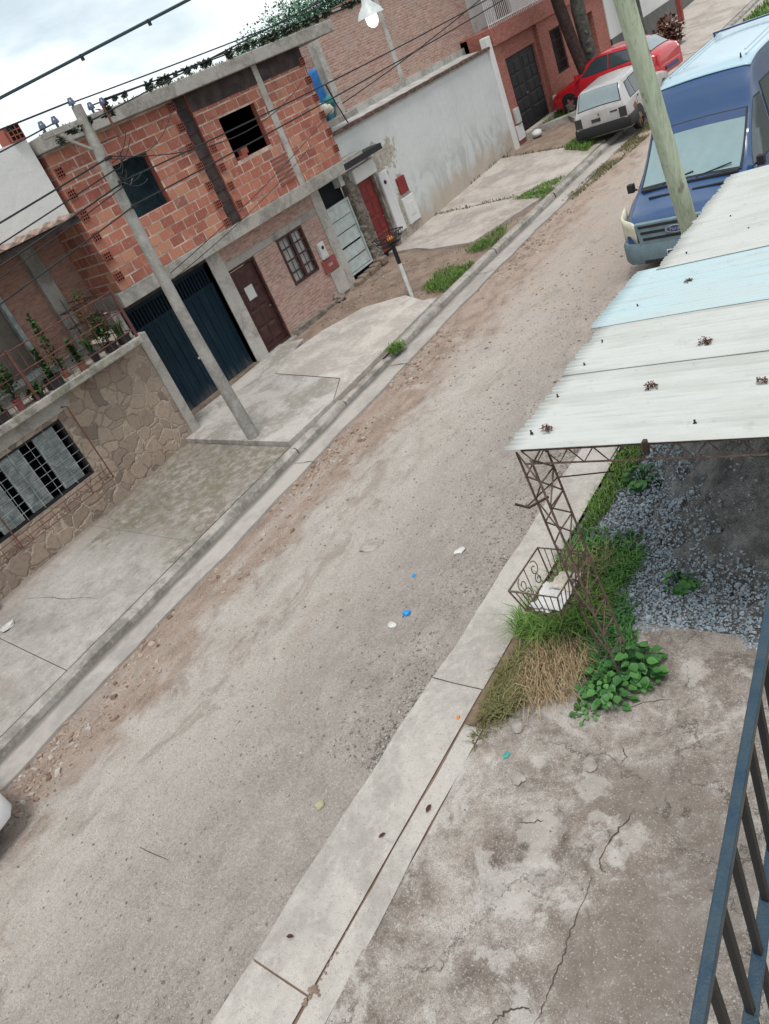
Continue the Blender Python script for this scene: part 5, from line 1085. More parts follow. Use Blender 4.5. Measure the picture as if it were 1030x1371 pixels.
# blue van facing the camera
vst=[(0,.36,.60,.78,.80,.66,.70),(.06,.28,.74,.90,.86,.86,.74),(.2,.25,.92,.95,.91,1.02,.78),(.45,.25,1.02,.965,.95,1.10,.82),(.80,.25,1.14,.975,.97,1.24,.84),(1.62,.25,1.27,.985,.975,1.92,.80),(1.86,.25,1.27,.985,.975,2.26,.77),(2.08,.25,1.27,.985,.975,2.45,.76),(2.5,.25,1.27,.985,.975,2.52,.77),(5.05,.25,1.27,.985,.97,2.52,.77),(5.22,.3,1.2,.96,.95,2.46,.75),(5.27,.36,1.15,.94,.93,2.40,.72)]
vx,vy,vth=-4.70,12.38,R(-92.4)
van=Car('van',(vx,vy,slope(vy)+.02),vth,'blue high roof van with grey bumper parked facing the camera','van',vst,M['vanblue'],-HP)
b=van.body
van.screen('windscreen',.82,1.64,.93,M['glassvan'],(.05,.05)); van.screen('sun_band',1.52,1.64,.93,M['glassblue'],(.0,.2),.014,None,9,False)
g=G(); 
for sg in (0,1):
    g.tube([(-.84,.15-.55*sg,1.285),(-.90,.66-.6*sg,1.36)],.011,6); g.tube([(-.82,.12-.55*sg,1.27),(-.84,.15-.55*sg,1.29)],.018,6)
build(g,'wiper',M['blackplastic'],b,local=True)
g=G(); g.box(-.83,-.74,-.78,.78,1.235,1.268); build(g,'cowl',M['blackplastic'],b,local=True)
g=G()
for sg in (1,-1): g.box(-.62,-.57,min(sg*.12,sg*.6),max(sg*.12,sg*.6),1.165,1.185)
build(g,'bonnet_vent',M['blackplastic'],b,local=True)
van.wrap('bumper',.02,.75,.30,.66,M['vangrey'],.03)
g=G(); 
gp=[(.80,.66),(.86,.98),(-.86,.98),(-.80,.66)]
van.endplate('grille',.02,[(.62,.64),(.66,.98),(-.66,.98),(-.62,.64)],M['vangrey'],.05,th=.10)
gr=van.endplate('grille_slots',.02,[(.56,.70),(.56,.745),(-.56,.745),(-.56,.70)],M['blackplastic'],.056,th=.03)
van.endplate('grille_slot',.02,[(.58,.805),(.58,.85),(.17,.85),(.17,.805)],M['blackplastic'],.056,th=.03); van.endplate('grille_slot',.02,[(-.17,.805),(-.17,.85),(-.58,.85),(-.58,.805)],M['blackplastic'],.056,th=.03)
van.endplate('grille_slot',.02,[(.6,.905),(.61,.95),(-.61,.95),(-.6,.905)],M['blackplastic'],.056,th=.03)
ov=lambda a,b_,z:[(a*math.cos(6.2832*i/24),z+b_*math.sin(6.2832*i/24)) for i in range(24)]
bd=van.endplate('badge',.02,ov(.155,.064,.83),M['chrome'],.075,th=.02); bl=van.endplate('badge_field',.02,ov(.138,.05,.83),M['badge'],.078,th=.01,parent=bd)
text('badge_lettering','Ford',.082,M['chrome'],bd,Matrix(((0,0,1,.062),(1,0,0,0),(0,1,0,.83),(0,0,0,1))),.002)
pl=van.endplate('number_plate',.02,[(.2,.40),(.2,.50),(-.2,.50),(-.2,.40)],M['paper'],.075,th=.02); van.endplate('plate_field',.02,[(.185,.412),(.185,.488),(-.185,.488),(-.185,.412)],M['ironblk'],.077,th=.005,parent=pl)
van.endplate('bumper_grille',.02,[(.6,.31),(.6,.37),(-.6,.37),(-.6,.31)],M['blackplastic'],.066,th=.03)
for sg in (1,-1):   # tall wrap-round headlamps
    g=G(); V=[]
    prof=[(.05,.64,.74),(.10,.66,.78),(.20,.665,.90),(.36,.67,1.0),(.50,.70,1.12)]; outer=[]
    P=[]
    for i in range(9):
        t=i/8; s=.02+.46*t**1.4; zlo=.665+.02*t; zhi=.98+.17*t
        for z in (zlo,(zlo*.66+zhi*.34),(zlo*.34+zhi*.66),zhi):
            y=min(van.side(max(s,.02),min(z,van.at(s)[2]-.02)),.66+.5*t)+.02; y=.665+(van.side(s,.8,.022)-.665)*min(1,t*2.2)
            V.append((-s+.035*(1-t),sg*y,z))
    g.add(V,[(i*4+k,i*4+k+1,(i+1)*4+k+1,(i+1)*4+k) for i in range(8) for k in range(3)]); o=build(g,'headlight',M['lens'],b,local=True,smooth=True); s_=o.modifiers.new('thick','SOLIDIFY'); s_.thickness=.03; s_.offset=0
van.patch('side_window',[(1.0,1.22),(2.02,1.2),(2.02,2.0),(1.78,2.0)],M['glass'])
van.patch('side_window',[(2.14,1.2),(3.54,1.2),(3.54,2.12),(2.14,2.12)],M['glass']); van.patch('side_window',[(3.6,1.2),(5.0,1.2),(5.0,2.12),(3.6,2.12)],M['glass'])
van.patch('side_moulding',[(.9,.55),(5.1,.55),(5.1,.68),(.9,.68)],M['vangrey'],off=.014)
van.patch('door_gap',[(2.09,.3),(2.105,.3),(2.105,1.95),(2.09,1.95)],M['blackplastic'],off=.003)
van.mirror(1.02,1.22,M['blackplastic'],.62)
g=G(); nn=17; ss_=[2.05,2.1,2.2,2.35,2.5,3,3.5,4,4.5,5.0,5.1,5.18]; V=[]
for s_ in ss_:
    _,zs_,zb_,a_,b_,zr_,r__=van.at(s_)
    for i in range(nn): u=-1+2*i/(nn-1); au=abs(u); V.append((-s_,u*r__*1.0,zr_+.034-(.026)*min(1,au/.86)**2-(.02 if au>.95 else 0)))
g.add(V,[(k*nn+i,(k+1)*nn+i,(k+1)*nn+i+1,k*nn+i+1) for k in range(len(ss_)-1) for i in range(nn-1)]); o=build(g,'roof_sky_sheen',M['vanroof'],b,local=True,smooth=True); s_=o.modifiers.new('thick','SOLIDIFY'); s_.thickness=.012; s_.offset=-1  # pale panel laid over the roof to carry the painted sky reflection
g=G()
for k in range(5): y=-.5+.25*k; g.box(-4.7,-2.7,y-.014,y+.014,2.548,2.564)
g.box(-5.0,-2.35,.60,.63,2.53,2.56); g.box(-5.0,-2.35,-.63,-.60,2.53,2.56); build(g,'roof_rib',M['vanroof'],b,local=True,bevel=.006)
g=G(); g.beam((-4.75,-.66,2.62),(-4.75,.66,2.62),.05,.03); g.tube([(-4.75,-.64,2.53),(-4.75,-.64,2.62)],.02,6); g.tube([(-4.75,.64,2.53),(-4.75,.64,2.62)],.02,6); build(g,'roof_bar',M['vanblue'],b,local=True)
g=G(); g.tube([(-2.3,.55,2.5),(-2.28,.56,2.6)],[.02,.008],6); build(g,'aerial_base',M['blackplastic'],b,local=True)
van.wheels((.95,4.2),.335,.335,.955,.21)
# silver wagon, tail towards the camera
wst=[(0,.38,.52,.62,.64,.60,.55),(.10,.26,.66,.75,.74,.72,.6),(.7,.24,.80,.78,.78,.86,.66),(1.15,.24,.88,.78,.78,.95,.66),(1.75,.24,.90,.785,.78,1.38,.60),(2.1,.24,.91,.785,.78,1.44,.60),(3.35,.24,.92,.785,.78,1.44,.60),(3.6,.24,.92,.785,.775,1.40,.59),(3.84,.26,.90,.77,.765,1.02,.66),(3.90,.3,.86,.75,.75,.93,.68),(3.93,.36,.8,.72,.72,.86,.66)]
wg=Car('station_wagon',(-9.98,26.0,slope(26)+.08),R(92),'dented silver wagon parked half on the kerb, seen from behind','car',wst,M['carsilver'],HP)
wg.screen('rear_window',3.86,3.60,.90,M['glassw'],(.05,.08),.012)
wg.screen('windscreen',1.18,1.74,.88,M['glass'],(.06,.06))
wg.patch('side_window',[(1.5,.95),(2.35,.95),(2.35,1.34),(1.85,1.34)],M['glass']); wg.patch('side_window',[(2.43,.95),(3.1,.95),(3.1,1.34),(2.43,1.34)],M['glass']); wg.patch('side_window',[(3.17,.95),(3.52,.95),(3.42,1.32),(3.17,1.32)],M['glass'])
wg.wrap('bumper',3.90,3.3,.30,.58,M['blackplastic'],.03,end='rear')
for sg in (1,-1): wg.endplate('tail_light',3.92,[(sg*.54,.60),(sg*.74,.60),(sg*.74,.85),(sg*.54,.85)],M['taillens'],.02,end='rear',th=.10)
wg.endplate('number_plate',3.93,[(.0,.66),(.26,.66),(.26,.75),(.0,.75)],M['taillens'],.012,end='rear',th=.02)
wg.endplate('tailgate_badge',3.93,[(-.50,.79),(-.30,.79),(-.30,.83),(-.50,.83)],M['taillens'],.010,end='rear',th=.02)
g=G(); g.tube([(-3.94,.02,.845),(-3.965,.02,.84)],.018,8); build(g,'lock',M['blackplastic'],wg.body,local=True)
wg.patch('rust_patch',[(3.15,.60),(3.42,.58),(3.5,.70),(3.3,.78)],M['rimrust'],sides=(-1,),off=.004)
wg.patch('door_handle',[(2.95,.83),(3.07,.83),(3.07,.86),(2.95,.86)],M['blackplastic'],off=.012)
wg.wheels((.72,3.12),.29,.29,.775,.17,'rimrust')
for pp in ([(2.385,.28),(2.40,.28),(2.40,.92),(2.385,.92)],[(1.25,.28),(1.265,.28),(1.265,.9),(1.25,.9)],[(3.13,.6),(3.145,.6),(3.145,.92),(3.13,.92)]): wg.patch('door_gap',pp,M['blackplastic'],off=.003)
# red hatchback nosed in to the house
hst=[(0,.34,.48,.60,.62,.56,.50),(.10,.24,.62,.76,.74,.70,.6),(.55,.2,.76,.82,.82,.84,.68),(1.0,.2,.86,.835,.83,.97,.70),(1.75,.2,.90,.84,.83,1.40,.60),(2.2,.2,.92,.84,.83,1.46,.59),(3.0,.2,.95,.84,.83,1.42,.58),(3.35,.2,.97,.84,.82,1.33,.57),(3.75,.22,.96,.82,.80,1.04,.64),(3.92,.28,.90,.78,.77,.96,.66),(4.0,.36,.8,.72,.72,.84,.6)]
# (hatchback)
rc=Car('hatchback',(-13.5,27.75,slope(28)+.22),R(172),'red hatchback parked nose towards the house behind the tree','car',hst,M['carred'],0)
rc.screen('rear_window',3.74,3.32,.88,M['glassw'],(.05,.06),.012); rc.screen('windscreen',1.05,1.74,.9,M['glass'],(.04,.06))
rc.patch('side_window',[(1.3,.97),(2.3,1.0),(2.3,1.36),(1.85,1.36)],M['glass']); rc.patch('side_window',[(2.38,1.0),(3.2,1.03),(3.1,1.32),(2.38,1.36)],M['glass'])
rc.wrap('rear_bumper',3.96,3.4,.30,.62,M['carred'],.02,end='rear'); rc.wrap('front_bumper',.03,.5,.24,.56,M['carred'],.02)
for sg in (1,-1): rc.endplate('tail_light',3.93,[(sg*.5,.72),(sg*.76,.72),(sg*.76,.90),(sg*.55,.90)],M['redlens'],.03,end='rear',th=.12); rc.endplate('headlight',.1,[(sg*.45,.58),(sg*.72,.58),(sg*.72,.72),(sg*.5,.70)],M['lens'],.03,th=.15)
rc.endplate('bumper_insert',3.99,[(-.4,.40),(.4,.40),(.4,.5),(-.4,.5)],M['badge'],.055,end='rear')
rc.wheels((.75,3.2),.30,.30,.83,.19)
for pp in ([(2.33,.3),(2.345,.3),(2.345,.98),(2.33,.98)],[(1.2,.3),(1.215,.3),(1.215,.95),(1.2,.95)],[(3.05,.55),(3.06,.55),(3.22,.98),(3.205,.98)]): rc.patch('door_gap',pp,M['blackplastic'],off=.003)
rc.patch('door_handle',[(2.15,.82),(2.28,.82),(2.28,.85),(2.15,.85)],M['carred'],off=.02); rc.mirror(1.25,.98,M['carred'],.7)
# white car, only its nose corner reaches the picture
wc=Car('hatchback',(-8.75,.64,slope(.5)+.04),R(93),'white car with dark blue glass at the lower left edge of the street','car',hst,M['carwhite'],HP)
wc.screen('windscreen',1.05,1.74,.9,M['glassblue'],(.04,.06)); wc.patch('side_window',[(1.3,.97),(2.3,1.0),(2.3,1.36),(1.85,1.36)],M['glassblue']); wc.wrap('front_bumper',.03,.5,.24,.56,M['carwhite'],.02)
for sg in (1,-1): wc.endplate('headlight',.1,[(sg*.42,.58),(sg*.72,.58),(sg*.72,.72),(sg*.46,.70)],M['glassblue'],.03,th=.15)
wc.wheels((.75,3.2),.30,.30,.80,.19)
ORG.clear() if False else None

# ------------------------------------------------------------------ poles, lamp and wires
px_,py_=-10.96,7.62
pz=pave(px_,py_)
UP=thing('utility_pole',(px_,py_,pz),'tapered grey concrete utility pole with insulators at the pavement edge','utility pole')
g=G(); n=16; g.tube([(px_,py_-.11*math.sin(math.pi*i/n),pz-.3+(6.15-pz+.3)*i/n) for i in range(n+1)],[.122-.045*i/n for i in range(n+1)],18); build(g,'shaft',M['pole'],UP,smooth=True,sharp=50)
g=G(); g.box(px_-.045,px_+.045,py_-.75,py_+.5,5.90,5.98); g.beam((px_,py_-.55,5.9),(px_,py_-.1,5.55),.04,.04); ca=build(g,'crossarm',M['airplant'] if False else M['conc'],UP,bevel=.006)
ins=[(py_-.68,5.98),(py_-.45,5.98),(py_-.05,6.12),(py_+.22,5.98),(py_+.45,5.98)]
for y,z in ins:
    g=G(); g.tube([(px_,y,z),(px_,y,z+.05),(px_,y,z+.055),(px_,y,z+.10),(px_,y,z+.105),(px_,y,z+.15)],[.02,.02,.055,.05,.045,.03],10); build(g,'insulator',M['insul'],UP,smooth=True,sharp=40)
g=G(); g.tube([(px_+.1,py_+.35,5.55),(px_+.1,py_+.35,6.05)],.018,6); g.tube([(px_+.02,py_,5.6),(px_+.1,py_+.35,5.6)],.018,6); build(g,'bracket',M['ironred'],UP)
for z in (5.0,4.62,5.35): g=G(); g.tube([(px_,py_,z),(px_,py_,z+.05)],.105,14); build(g,'band',M['iron'],UP)
g=G()
for i in range(7): y=py_+RNG.uniform(-.1,.3); g.tube(sag((px_+.12,py_,5.0+.05*i),(px_+.15,y+.2,4.9+.12*i),.08,8),.008,5)
build(g,'wire_bundle',M['cable'],UP)
def wire(pts,r,label,mat='cable',name='overhead_wire',cat='wire',n=6,group=None): 
    g=G(); g.tube(pts,r,n); return tag(build(g,name,M[mat],smooth=True),label,cat,group)
P=lambda y,z: (px_,y,z)
wire(sag((px_,py_+.45,6.10),(px_-.2,34,6.95),.35,40),.011,'thin upper wire running from the pole top up the street above the roofs')
hw=sag((px_,py_+.22,6.08),(px_+.1,34,6.62),.15,40); wire(hw,.010,'thin wire hung with grey air plants beside the brick house roof')
wire(sag((px_,py_-.05,6.2),(px_-.1,34,7.15),.3,40),.010,'highest thin wire from the pole towards the trees')
wire(sag((px_,py_-.05,6.22),(px_-.9,-9,6.3),.05,20),.012,'wire from the pole top leaving to the left over the parapet')
wire(sag((px_,py_-.45,6.05),(px_-.1,-9,4.9),.05,20),.010,'thin wire falling from the crossarm past the parapet to the left')
wire(sag((px_+.1,py_,5.38),(px_+.3,-9,4.35),.1,20),.013,'thick black cable leaving the pole to the left, uppermost of the low ones')
wire(sag((px_+.1,py_,5.2),(px_+.35,-9,3.9),.1,20),.010,'thin cable to the left below the uppermost low cable')
wire(sag((px_+.1,py_,5.0),(px_+.4,-9,3.65),.12,20),.013,'thick black cable to the left across the parapet foot')
wire(sag((px_+.1,py_,4.95),(px_+.45,-9,3.45),.2,20),.008,'loose thin cable sagging below the thick one on the left')
wire(sag((px_+.1,py_,4.65),(px_+.5,-9,3.1),.1,20),.011,'lowest black cable running left across the shaded eave')
lx,ly,lz=-6.8,9.38,5.57
wire(sag((px_+.1,py_,5.02),(-8.9,30,5.9),.3,30),.012,'black cable from the pole band crossing the upper windows up the street')
wire(sag((px_+.1,py_,4.66),(-8.6,30,5.8),.22,30),.012,'lower black cable crossing both empty windows up the street')
wire(sag((px_+.1,py_,5.4),(-12.9,14.6,5.2),.45,16),.008,'slack wire looping between the pole and the second window')
wire(sag((px_+.1,py_,5.36),(-13.2,11.2,5.8),.3,12),.007,'thin wire from the pole to the roof slab above the first window')
wire(sag((px_+.1,py_,3.55),(-13.3,16.0,4.5),.12,16),.007,'thin wire crossing the lower block wall to the slab corner')
wire(sag((px_+.1,py_,3.45),(-13.3,14.5,3.95),.1,16),.006,'second thin wire just below across the block wall')
wire(sag((-14.7,17.8,4.35),(-9.5,26,6.6),.25,20),.013,'dark cable rising across the pink brick upper wall')
wire([(-1.06*7.0/1.2*1.0-.0,.64*7/1.2-2.2,CAMH+.13*7/1.2-.25),(-6.18,3.73,CAMH+.76),(-5.2,5.02,CAMH+.83),(-4.2,6.4,CAMH+1.0)],.0115,'thick dark blue cable crossing the sky at the upper left','cableblue','thick_cable')
for i,t in enumerate((.42,.78)):
    p=Vector((-6.18,3.73,CAMH+.76)).lerp(Vector((-5.2,5.02,CAMH+.83)),t); g=G(); g.box(p.x-.008,p.x+.008,p.y-.014,p.y+.014,p.z-.035,p.z+.012); tag(build(g,'cable_clip',M['blackplastic'],bevel=.004),['small clip hanging on the thick sky cable, lower left one','small clip hanging on the thick sky cable, nearer the top'][i],'clip')
# street lamp slung over the road
SL=thing('street_lamp',(lx,ly,lz),'hanging street lamp with pale reflector and lit white globe','street lamp')
n_=N('lamp globe'); n_.p.inputs['Emission Color'].default_value=(1,1,.97,1); n_.p.inputs['Emission Strength'].default_value=.85; M['globe']=n_.done((.85,.85,.82),.4)
g=G(); v=ICO_V*np.array([.085,.085,.105])+np.array([lx,ly,lz-.06]); g.add(v.tolist(),ICO_F); build(g,'globe',M['globe'],SL,smooth=True,sharp=80)
g=G(); g.tube([(lx,ly,lz+.20),(lx,ly,lz+.12),(lx,ly,lz+.03),(lx,ly,lz-.03),(lx,ly,lz-.02),(lx,ly,lz+.1)],[.045,.065,.148,.178,.172,.08],20,cap=False); build(g,'reflector',plain('pale enamel',(.52,.55,.53),.4,.25,10,.05),SL,smooth=True,sharp=40)
g=G(); g.tube([(lx,ly,lz+.18),(lx,ly,lz+.34)],.055,12); build(g,'socket',M['ironred'],SL,smooth=True,sharp=40)
wire([(px_+.1,py_,5.9),(lx,ly,lz+.36)],.009,'span wire from the utility pole to the hanging street lamp')
wire([(lx,ly,lz+.36),(-3.0,11.5,6.3)],.009,'span wire from the hanging street lamp to the near side')
# air plants on the wire
proto=None; AG='air plants growing on the overhead wires'
def airpos():
    for i in range(len(hw)-1):
        if hw[i].y>21: break
    out=[]
    y=8.1
    while y<21.5:
        t=(y-hw[0].y)/(hw[-1].y-hw[0].y); k=min(int(t*40),39); q=hw[k].lerp(hw[k+1],t*40-k); out.append((q,RNG.uniform(.55,1.25))); y+=RNG.choice([.12,.2,.28,.5],p=[.35,.3,.25,.1])
    for k in range(9): q=Vector((px_,py_-.05,6.2)).lerp(Vector((px_-.9,-9,6.3)),.05+.06*k+.02*RNG.random()); out.append((q,RNG.uniform(.6,1.1)))
    for k in range(6): out.append((Vector((px_+RNG.uniform(-.1,.1),py_+RNG.uniform(-.7,.5),5.93+RNG.uniform(-.1,.05))),RNG.uniform(.8,1.4)))
    return out
for q,s in airpos():
    if proto is None:
        pts=RNG.normal(0,1,(70,3)); pts/=np.linalg.norm(pts,axis=1)[:,None]; pts*=np.array([.035,.05,.055])*RNG.random((70,1)); V,F,T=leafcloud(pts-[0,0,.03],.085,droop=.35)
        proto=npmesh('air_plant',V,F,M['airplant'],tone=T); proto.location=q; proto.scale=(s,)*3; tag(proto,'grey green tufted air plant clinging to a thin overhead wire','air plant',AG)
    else: dup(proto,q,RNG.uniform(0,6),None,s)

# near wooden post behind the canopy
gx,gy=-3.4,9.83
g=G(); n=14; zt=6.6; g.tube([(gx+.0*(i/n),gy-1.57*(i/n),.1+(zt-.1)*i/n) for i in range(n+1)],[.112-.022*i/n for i in range(n+1)],18); tag(build(g,'wooden_post',M['timber'],smooth=True,sharp=60),'greenish weathered wooden post standing behind the canopy beside the van','post')

# litter post
bx,by=-11.0,13.22; bz=pave(bx,by)
LB=thing('litter_post',(bx,by,bz),'wire litter basket on a black and white post by the far kerb','litter basket')
g=G(); g.tube([(bx,by,bz-.1),(bx,by,bz+.78)],.045,12); build(g,'post',M['white'],LB,smooth=True,sharp=50)
g=G(); g.tube([(bx,by,bz+.775),(bx,by,bz+1.22)],.047,12); build(g,'upper_post',M['ironblk'],LB,smooth=True,sharp=50)
g=G(); c=(bx-.02,by-.02,bz+1.22); w0,w1,h=.20,.33,.22
for k in range(3):
    z=c[2]+h*k/2; w=w0+(w1-w0)*k/2; d=w*.62; q=[(c[0]-d,c[1]-w,z),(c[0]+d,c[1]-w,z),(c[0]+d,c[1]+w,z),(c[0]-d,c[1]+w,z),(c[0]-d,c[1]-w,z)]; g.tube(q,.012,5)
for i in range(9):
    u=-1+2*i/8
    for sg in (1,-1): g.tube([(c[0]+sg*w0*.62,c[1]+u*w0,c[2]),(c[0]+sg*w1*.62,c[1]+u*w1,c[2]+h)],.007,4)
    if i%2==0:
        for sg in (1,-1): g.tube([(c[0]+u*w0*.62,c[1]+sg*w0,c[2]),(c[0]+u*w1*.62,c[1]+sg*w1,c[2]+h)],.007,4)
    g.tube([(c[0]-w0*.62,c[1]+u*w0,c[2]),(c[0]+w0*.62,c[1]+u*w0,c[2])],.007,4)
build(g,'basket',M['ironblk'],LB)
g=G(); g.rock((bx+.02,by-.02,bz+1.34),.10); tag(build(g,'orange_scrap',M['orange'],smooth=True,sharp=70),'orange rubbish lying in the wire litter basket','rubbish')

# ------------------------------------------------------------------ canopy on a lattice post
def cz(x): return 2.43+.05*(x+3.1)
def corrugated(name,x0,x1,y0,y1,mat,parent,dz=0,ragged=.02):
    pitch=.062; ys=np.arange(y0,y1,.0095); xs=np.linspace(0,1,26); off=RNG.uniform(-ragged,ragged,400); 
    Y,U=np.meshgrid(ys,xs,indexing='ij'); e=np.array([off[int((y-y0)/pitch)] for y in ys])[:,None]; X=x0+e+U*(x1-x0-e); Z=cz(X)+dz+.009*np.cos(2*np.pi*(Y-y0)/pitch)+.012*fbm(X,Y,.9,2,3)
    n,m=Y.shape; V=np.stack([X.ravel(),Y.ravel(),Z.ravel()],1); i=np.arange(n*m).reshape(n,m); F=np.stack([i[:-1,:-1].ravel(),i[1:,:-1].ravel(),i[1:,1:].ravel(),i[:-1,1:].ravel()],1)
    o=npmesh(name,V,F,mat,parent,smooth=True); s=o.modifiers.new('thick','SOLIDIFY'); s.thickness=.005; return o
CN=thing('canopy',(-2.74,4.12,slope(4)),'white and pale blue corrugated canopy on a rusty lattice post','canopy')
corrugated('roof_sheet',-3.12,.75,4.10,5.25,M['corr'],CN,0)
corrugated('roof_sheet',-3.14,.75,5.2,6.12,M['corr'],CN,.006)
corrugated('translucent_sheet',-3.24,.75,6.06,7.30,M['corrb'],CN,.013,.012)
corrugated('roof_sheet',-3.02,.75,7.22,9.85,M['corr'],CN,.019)
def lattice(g,a,b,w,up,n,m=0,r=.0085,r2=.006):
    """square or triangular lattice between a and b"""
    a=Vector(a); b=Vector(b); d=(b-a).normalized(); s=d.cross(Vector(up)).normalized(); t=s.cross(d).normalized()
    cs=[s*w+t*w*.6,-s*w+t*w*.6,-t*w]; 
    for c in cs: g.tube([a+c,b+c],r,6,m)
    for i in range(n):
        p=a.lerp(b,i/n); q=a.lerp(b,(i+1)/n)
        for k in range(3):
            c0,c1=cs[k],cs[(k+1)%3]; 
            if i%2: c0,c1=c1,c0
            g.tube([p+c0,q+c1],r2,5,m)
            if k==0: g.tube([p+c0,p+c1],r2,5,m)
g=G(); lattice(g,(-2.74,4.12,slope(4)-.1),(-2.93,4.15,2.40),.115,(1,0,0),11,r=.010,r2=.007); build(g,'lattice_post',M['rebar'],CN)
g=G()
def ladder(y,z0off,x0,x1,n):
    za=lambda x: cz(x)-.03; zb=lambda x: cz(x)-.15
    g.tube([(x0,y,za(x0)),(x1,y,za(x1))],.008,6); g.tube([(x0,y,zb(x0)),(x1,y,zb(x1))],.008,6)
    for i in range(n):
        xa=x0+(x1-x0)*i/n; xb=x0+(x1-x0)*(i+1)/n; xm=(xa+xb)/2; g.tube([(xa,y,za(xa)),(xm,y,zb(xm)),(xb,y,za(xb))],.006,5)
for y_,x_ in ((4.15,-3.0),(6.1,-3.0),(9.3,-2.9)): g=G(); ladder(y_,0,x_,.7,19); build(g,'lattice_beam',M['rebar'],CN)
g=G(); g.tube([(-2.86,4.1,2.02),(-2.98,3.98,2.0),(-3.06,3.94,2.06)],.012,6); g.tube([(-3.0,4.0,2.0),(-2.9,4.35,2.02),(-2.5,4.5,1.98)],.006,5); build(g,'hook',M['iron'],CN)
g=G(); g.tube([(-2.9,9.0,.15),(-2.9,9.0,2.42)],.04,8); build(g,'rear_post',M['rebar'],CN)
for y_ in (4.3,9.2): g=G(); g.tube([(.68,y_,.0),(.68,y_,2.6)],.045,10); build(g,'rear_post',M['rebar'],CN)
g=G()
for x,y in ((-2.98,4.32),(-3.0,4.85),(-2.98,5.35),(-2.98,5.75),(-2.9,6.4),(-2.8,7.5),(-2.6,8.3),(-1.5,5.3),(-1.75,4.3),(-2.3,7.8),(-1.9,8.6)):
    z=cz(x)+.01; g.tube([(x,y,z),(x,y,z+.03)],[.006,.008],6); g.cyl((x,y,z),.014,.012,.008,8)
build(g,'roof_nail',M['iron'],CN)
def debris(x,y,r,label,mat='bark',cat='debris',n=34):
    t=thing('leaf_debris',(x,y,cz(x)+.02),label,cat); c=np.array([x,y,cz(x)+.035]); n=90; pts=c+np.clip(RNG.normal(0,1,(n,3)),-1.6,1.6)*np.array([r*.55,r*.4,r*.25]); V,F,T=leafcloud(pts,r*.42,droop=.2); npmesh('dry_leaves',V,F,M['dryleaf'],t,tone=T*.6)
    g=G()
    for k in range(2): a=RNG.uniform(0,6.28); g.tube([tuple(c),(x+.9*r*math.cos(a),y+.8*r*math.sin(a),c[2]+.0)],.0025,4)
    build(g,'twigs',M['bark'],t)
debris(-2.02,5.45,.05,'clump of dry leaves high on the white canopy sheet'); debris(-2.23,4.85,.045,'clump of dry leaves in the middle of the white canopy sheet')
debris(-2.86,4.35,.045,'mossy clump of leaves near the canopy corner'); debris(-2.55,6.75,.04,'small dry clump on the pale blue sheet')
debris(-1.45,4.75,.035,'grey leaf clump near the right of the canopy'); 
def bit(x,y,s,mat,label): g=G(); g.rock((x,y,cz(x)+.03),s,0,.5); tag(build(g,'plastic_scrap',mat,smooth=True,sharp=60),label,'plastic scrap')
bit(-1.42,5.0,.028,plain('pink plastic',(.6,.12,.16),.5,.2,10,.05),'small pink scrap lying on the white canopy sheet')
g=G(); g.box(-2.02,-1.99,4.06,4.10,2.42,2.53); tag(build(g,'iron_hook',M['iron'],bevel=.004),'short iron stub gripping the front edge of the canopy','hook')

# trash basket of wrought iron on the lattice post
kx0,ky0,kz0=-3.2,4.22,.86
TB=thing('trash_basket',(kx0,ky0,kz0),'wrought iron trash basket with scrolls hung on the lattice post, holding crumpled paper','trash basket')
g=G(); a0,a1,hh=.17,.23,.26; ln0,ln1=.24,.29
T4=[(kx0-a1,ky0-ln1,kz0+hh),(kx0+a1,ky0-ln1,kz0+hh),(kx0+a1,ky0+ln1,kz0+hh),(kx0-a1,ky0+ln1,kz0+hh)]; B4=[(kx0-a0,ky0-ln0,kz0),(kx0+a0,ky0-ln0,kz0),(kx0+a0,ky0+ln0,kz0),(kx0-a0,ky0+ln0,kz0)]
g.tube(T4+[T4[0]],.009,6); g.tube(B4+[B4[0]],.008,6)
for i in range(4): g.tube([T4[i],B4[i]],.008,5)
L_=lambda p,q,t:tuple(p[k]+(q[k]-p[k])*t for k in range(3))
for sd_ in (0,2):
    for i in range(1,7): g.tube([L_(T4[sd_],T4[(sd_+1)%4],i/7),L_(B4[sd_],B4[(sd_+1)%4],i/7)],.005,5)
for i in range(1,8): g.tube([L_(T4[1],T4[2],i/8),L_(B4[1],B4[2],i/8)],.005,5)
for i in range(1,8): g.tube([L_(B4[0],B4[3],i/8),L_(B4[1],B4[2],i/8)],.005,5)
build(g,'frame',M['rebar'],TB)
g=G()
def scroll(cx_,cz_,r,sg):
    pts=[]
    for i in range(26):
        t=i/25; a=sg*(t*7.5)+math.pi/2; q=r*(1-.75*t); u=cx_+q*math.cos(a); w=cz_+q*math.sin(a); f=(w-kz0)/hh; pts.append((kx0-(a0+(a1-a0)*f),ky0+u,w))
    g.tube(pts,.005,5)
scroll(-.11,kz0+.17,.07,1); scroll(.11,kz0+.17,.07,-1); scroll(-.10,kz0+.07,.05,-1); scroll(.10,kz0+.07,.05,1); g.tube([(kx0-a0-.03,ky0-.02,kz0),(kx0-a1,ky0,kz0+hh)],.005,5); build(g,'scrollwork',M['rebar'],TB)
g=G(); g.tube([(kx0+a1,ky0,kz0+.2),(-2.8,4.13,kz0+.25)],.009,6); g.tube([(kx0+a0,ky0-.1,kz0+.02),(-2.78,4.08,kz0+.05)],.009,6); build(g,'arm',M['iron'],TB)
